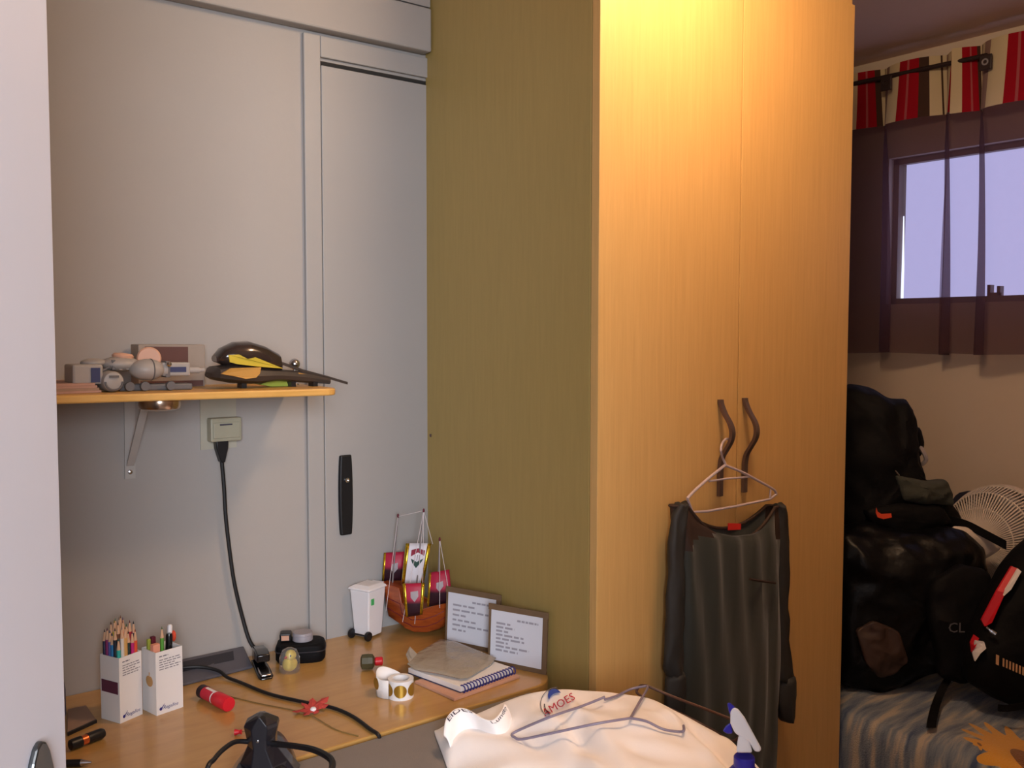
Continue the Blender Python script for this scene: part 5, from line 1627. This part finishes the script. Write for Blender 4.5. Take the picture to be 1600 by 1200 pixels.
stp = catmull([dep(1478, 812, 2.55), dep(1510, 820, 2.50), dep(1540, 835, 2.47), dep(1572, 852, 2.44)], 6)
MB().strip(stp, Vector((0, 0, 0.012)), nc * 0.002).build('shoulder_strap', 'packblk', lp)
MB().tube(catmull([dep(1434, 694, 2.61), dep(1442, 705, 2.60), dep(1447, 718, 2.60), dep(1440, 726, 2.61)], 4), 0.006, 6).build('buckle', 'tin', lp, True)

gc = thing('grey_cloth', dep(1440, 780, 2.7), 'dark grey-green folded cloth on the black backpack', 'cloth')
MB().pillow(pix(dense([(1395, 742), (1420, 748), (1440, 752), (1475, 750), (1486, 772), (1488, 790), (1440, 788), (1412, 782)], 6), 2.535), nc, 0.025, 0.05, 10, 0.008, 14, 3.0, 0.8, 0.006).build('cloth_fold', 'clothg', gc, True)

# fan behind the bags
fc = dep(1556, 852, 2.66)
fx = (-RGT * 0.86 + nc * 0.46 + Vector((0, 0, 0.16))).normalized()
fn = thing('white_fan', (fc.x, fc.y, ZB), 'white desk fan with ribbed guard behind the bags', 'fan')
fz = Vector((0, 0, 1)); fz = (fz - fx * fz.dot(fx)).normalized(); fy = fx.cross(fz)
Rf = 0.171
def fp(r, a, h): return fc + (fy * math.cos(a) + fz * math.sin(a)) * r + fx * h
rim = MB(); n = 48
rim.loft([[fp(Rf, 2 * math.pi * k / n, -0.045) for k in range(n)], [fp(Rf + 0.004, 2 * math.pi * k / n, -0.020) for k in range(n)], [fp(Rf, 2 * math.pi * k / n, 0.004) for k in range(n)], [fp(Rf - 0.006, 2 * math.pi * k / n, 0.004) for k in range(n)], [fp(Rf - 0.004, 2 * math.pi * k / n, -0.045) for k in range(n)], [fp(Rf, 2 * math.pi * k / n, -0.045) for k in range(n)]], False)
rim.build('rim', 'fan', fn, True)
def guard(sgn):
    g = MB()
    for k in range(96):
        a = 2 * math.pi * k / 96
        g.tube([fp(0.045, a + 0.10, sgn * 0.080), fp(0.10, a + 0.07, sgn * 0.072), fp(0.145, a + 0.03, sgn * 0.050), fp(Rf - 0.002, a, sgn * 0.002 - 0.004)], 0.0025, 4)
    for r, h in ((0.10, 0.072), (0.145, 0.050)):
        g.tube([fp(r, 2 * math.pi * k / 40, sgn * h) for k in range(40)], 0.0022, 6, True)
    g.tube([fp(0.045, 2 * math.pi * k / 30, sgn * 0.080) for k in range(30)], 0.003, 6, True)
    return g
gf = guard(1).build('front_guard', 'fan', fn, True); gf['kind'] = 'stuff'
gb = guard(-1).build('back_guard', 'fan', fn, True); gb['kind'] = 'stuff'
MB().lathe([(0.046, 0), (0.044, 0.006), (0.030, 0.012), (0.002, 0.014)], fc + fx * 0.078, fx, 28).build('hub_badge', 'fan', fn, True)
MB().lathe([(0.048, 0), (0.055, -0.02), (0.050, -0.08), (0.030, -0.10), (0.002, -0.102)], fc - fx * 0.078, fx, 28).build('motor_housing', 'fan', fn, True)
for k in range(3):
    a0 = 2 * math.pi * k / 3
    rows = []
    for i in range(7):
        r = 0.025 + 0.125 * i / 6
        rows.append([fp(r, a0 + (j / 6 - 0.5) * 1.5, 0.022 * (j / 6 - 0.5)) for j in range(7)])
    MB().grid(rows).build('blade', 'fanblade', fn, True, solid=0.002)
MB().tube([Vector((fc.x, fc.y, ZB + 0.03)) - fx * 0.08 + Vector((0, 0, 0)), Vector((fc.x, fc.y, fc.z - 0.03)) - fx * 0.10], 0.016, 12).build('stem', 'fan', fn, True)
bp0 = Vector((fc.x, fc.y, ZB + 0.008)) - Vector((fx.x, fx.y, 0)) * 0.06
MB().lathe([(0.09, 0), (0.092, 0.008), (0.075, 0.02), (0.03, 0.034), (0.002, 0.036)], bp0, (0, 0, 1), 32).build('base', 'fan', fn, True)
wpz = thing('white_crumpled_bag', dep(1525, 845, 2.6), 'pale crumpled plastic bag below the fan', 'bag')
MB().pillow(pix(dense([(1486, 822), (1515, 822), (1548, 838), (1566, 856), (1540, 872), (1505, 866)]), 2.50), nc, 0.02, 0.05, 6, 0.008, 18, 6.0).build('film', 'fan', wpz, True)

nb_ = thing('navy_bag', dep(1620, 830, 2.95), 'dark navy bag behind the white fan', 'bag')
MB().pillow(pix(dense([(1484, 790), (1500, 770), (1550, 762), (1600, 766), (1610, 775), (1612, 900), (1590, 925), (1490, 900)]), 2.79), nc, 0.010, 0.010, 6, 0.008, 8).build('bag_body', 'navy', nb_, True)

# red-trimmed backpack at the right edge
rb_ = thing('red_trimmed_backpack', dep(1600, 1090, 2.4), 'black backpack with red and white piping at the right edge', 'backpack')
MB().pillow(pix(dense([(1622, 835), (1596, 858), (1572, 888), (1545, 935), (1522, 985), (1507, 1030), (1512, 1062), (1545, 1086), (1600, 1104), (1680, 1104), (1760, 1060), (1780, 940), (1720, 850)], 6), 2.34), nc, 0.08, 0.10, 14, 0.008, 9, 4.0, 0.8, 0.004).build('pack_body', 'packblk', rb_, True)
DR = 2.325
def rdp(u, v, d=DR): return dep(u, v, d)
def ribbon(poly, d, name, m): return MB().prism([dep(u, v, dd) for (u, v), dd in zip(poly, d)], nc * 0.006).build(name, m, rb_)
ribbon([(1579, 884), (1590, 888), (1569, 925), (1548, 972), (1537, 978), (1532, 968), (1556, 922)], [2.305, 2.295, 2.285, 2.285, 2.30, 2.305, 2.295], 'red_piping', 'piping')
ribbon([(1589, 888), (1594, 892), (1578, 920), (1567, 930), (1570, 920)], [2.29, 2.285, 2.28, 2.28, 2.282], 'white_piping', 'whitep')
ribbon([(1521, 991), (1528, 996), (1522, 1010), (1517, 1018), (1515, 1003)], [2.30, 2.29, 2.29, 2.30, 2.305], 'red_piping', 'piping')
ribbon([(1523, 1000), (1536, 1002), (1539, 1012), (1530, 1020), (1522, 1032), (1517, 1015)], [2.29, 2.28, 2.27, 2.28, 2.29, 2.30], 'white_patch', 'whitep')
MB().tube(catmull([dep(1541, 980, 2.275), dep(1549, 986, 2.27), dep(1556, 991, 2.265)], 4), [0.003] * 4 + [0.005] * 5, 8).build('zip_pull', 'steel', rb_, True)
og = Vector(dep(1556, 1030, 2.252)); oe = dep(1602, 1050, 2.235)
dxl = (oe - og)
lz = MB()
for k in range(9):
    a = og + dxl * (k / 9 + (0.12 if k else 0)); wv = dxl * (0.10 if k == 0 else 0.055)
    hh = Vector((0, 0, 0.010 if k else 0.012))
    lz.hexa([a - hh, a + wv - hh, a + wv - hh + nc * 0.001, a - hh + nc * 0.001], [a + hh, a + wv + hh, a + wv + hh + nc * 0.001, a + hh + nc * 0.001])
lz.build('stitched_lettering', mat('gold_stitching', (196, 150, 110), 0.6), rb_)
stp = catmull([dep(1490, 1048, 2.42), dep(1476, 1070, 2.40), dep(1464, 1096, 2.365), dep(1457, 1122, 2.275), dep(1455, 1137, 2.228)], 5)
MB().strip(stp, Vector((RGT.x, RGT.y, 0)).normalized() * 0.011, nc * 0.0018 + Vector((0, 0, 0.001))).build('dangling_strap', 'packblk', rb_)
stp = catmull([dep(1560, 1106, 2.26), dep(1580, 1106, 2.24), dep(1620, 1098, 2.25)], 5)
MB().strip(stp, Vector((0, 0, 0.008)), nc * 0.002).build('lower_strap', 'packblk', rb_)

# the shelf hangs a little out of level: it rises towards the left with everything on it
TH = 0.0118
PV = Vector((-0.36, 0, ZS))
for o in (sh, pl, pd, bx, gt, jt, mbk):
    dlt = Vector(o.location) - PV
    o.location = PV + Matrix.Rotation(TH, 3, 'Y') @ dlt
    o.rotation_euler = (0, TH, 0)
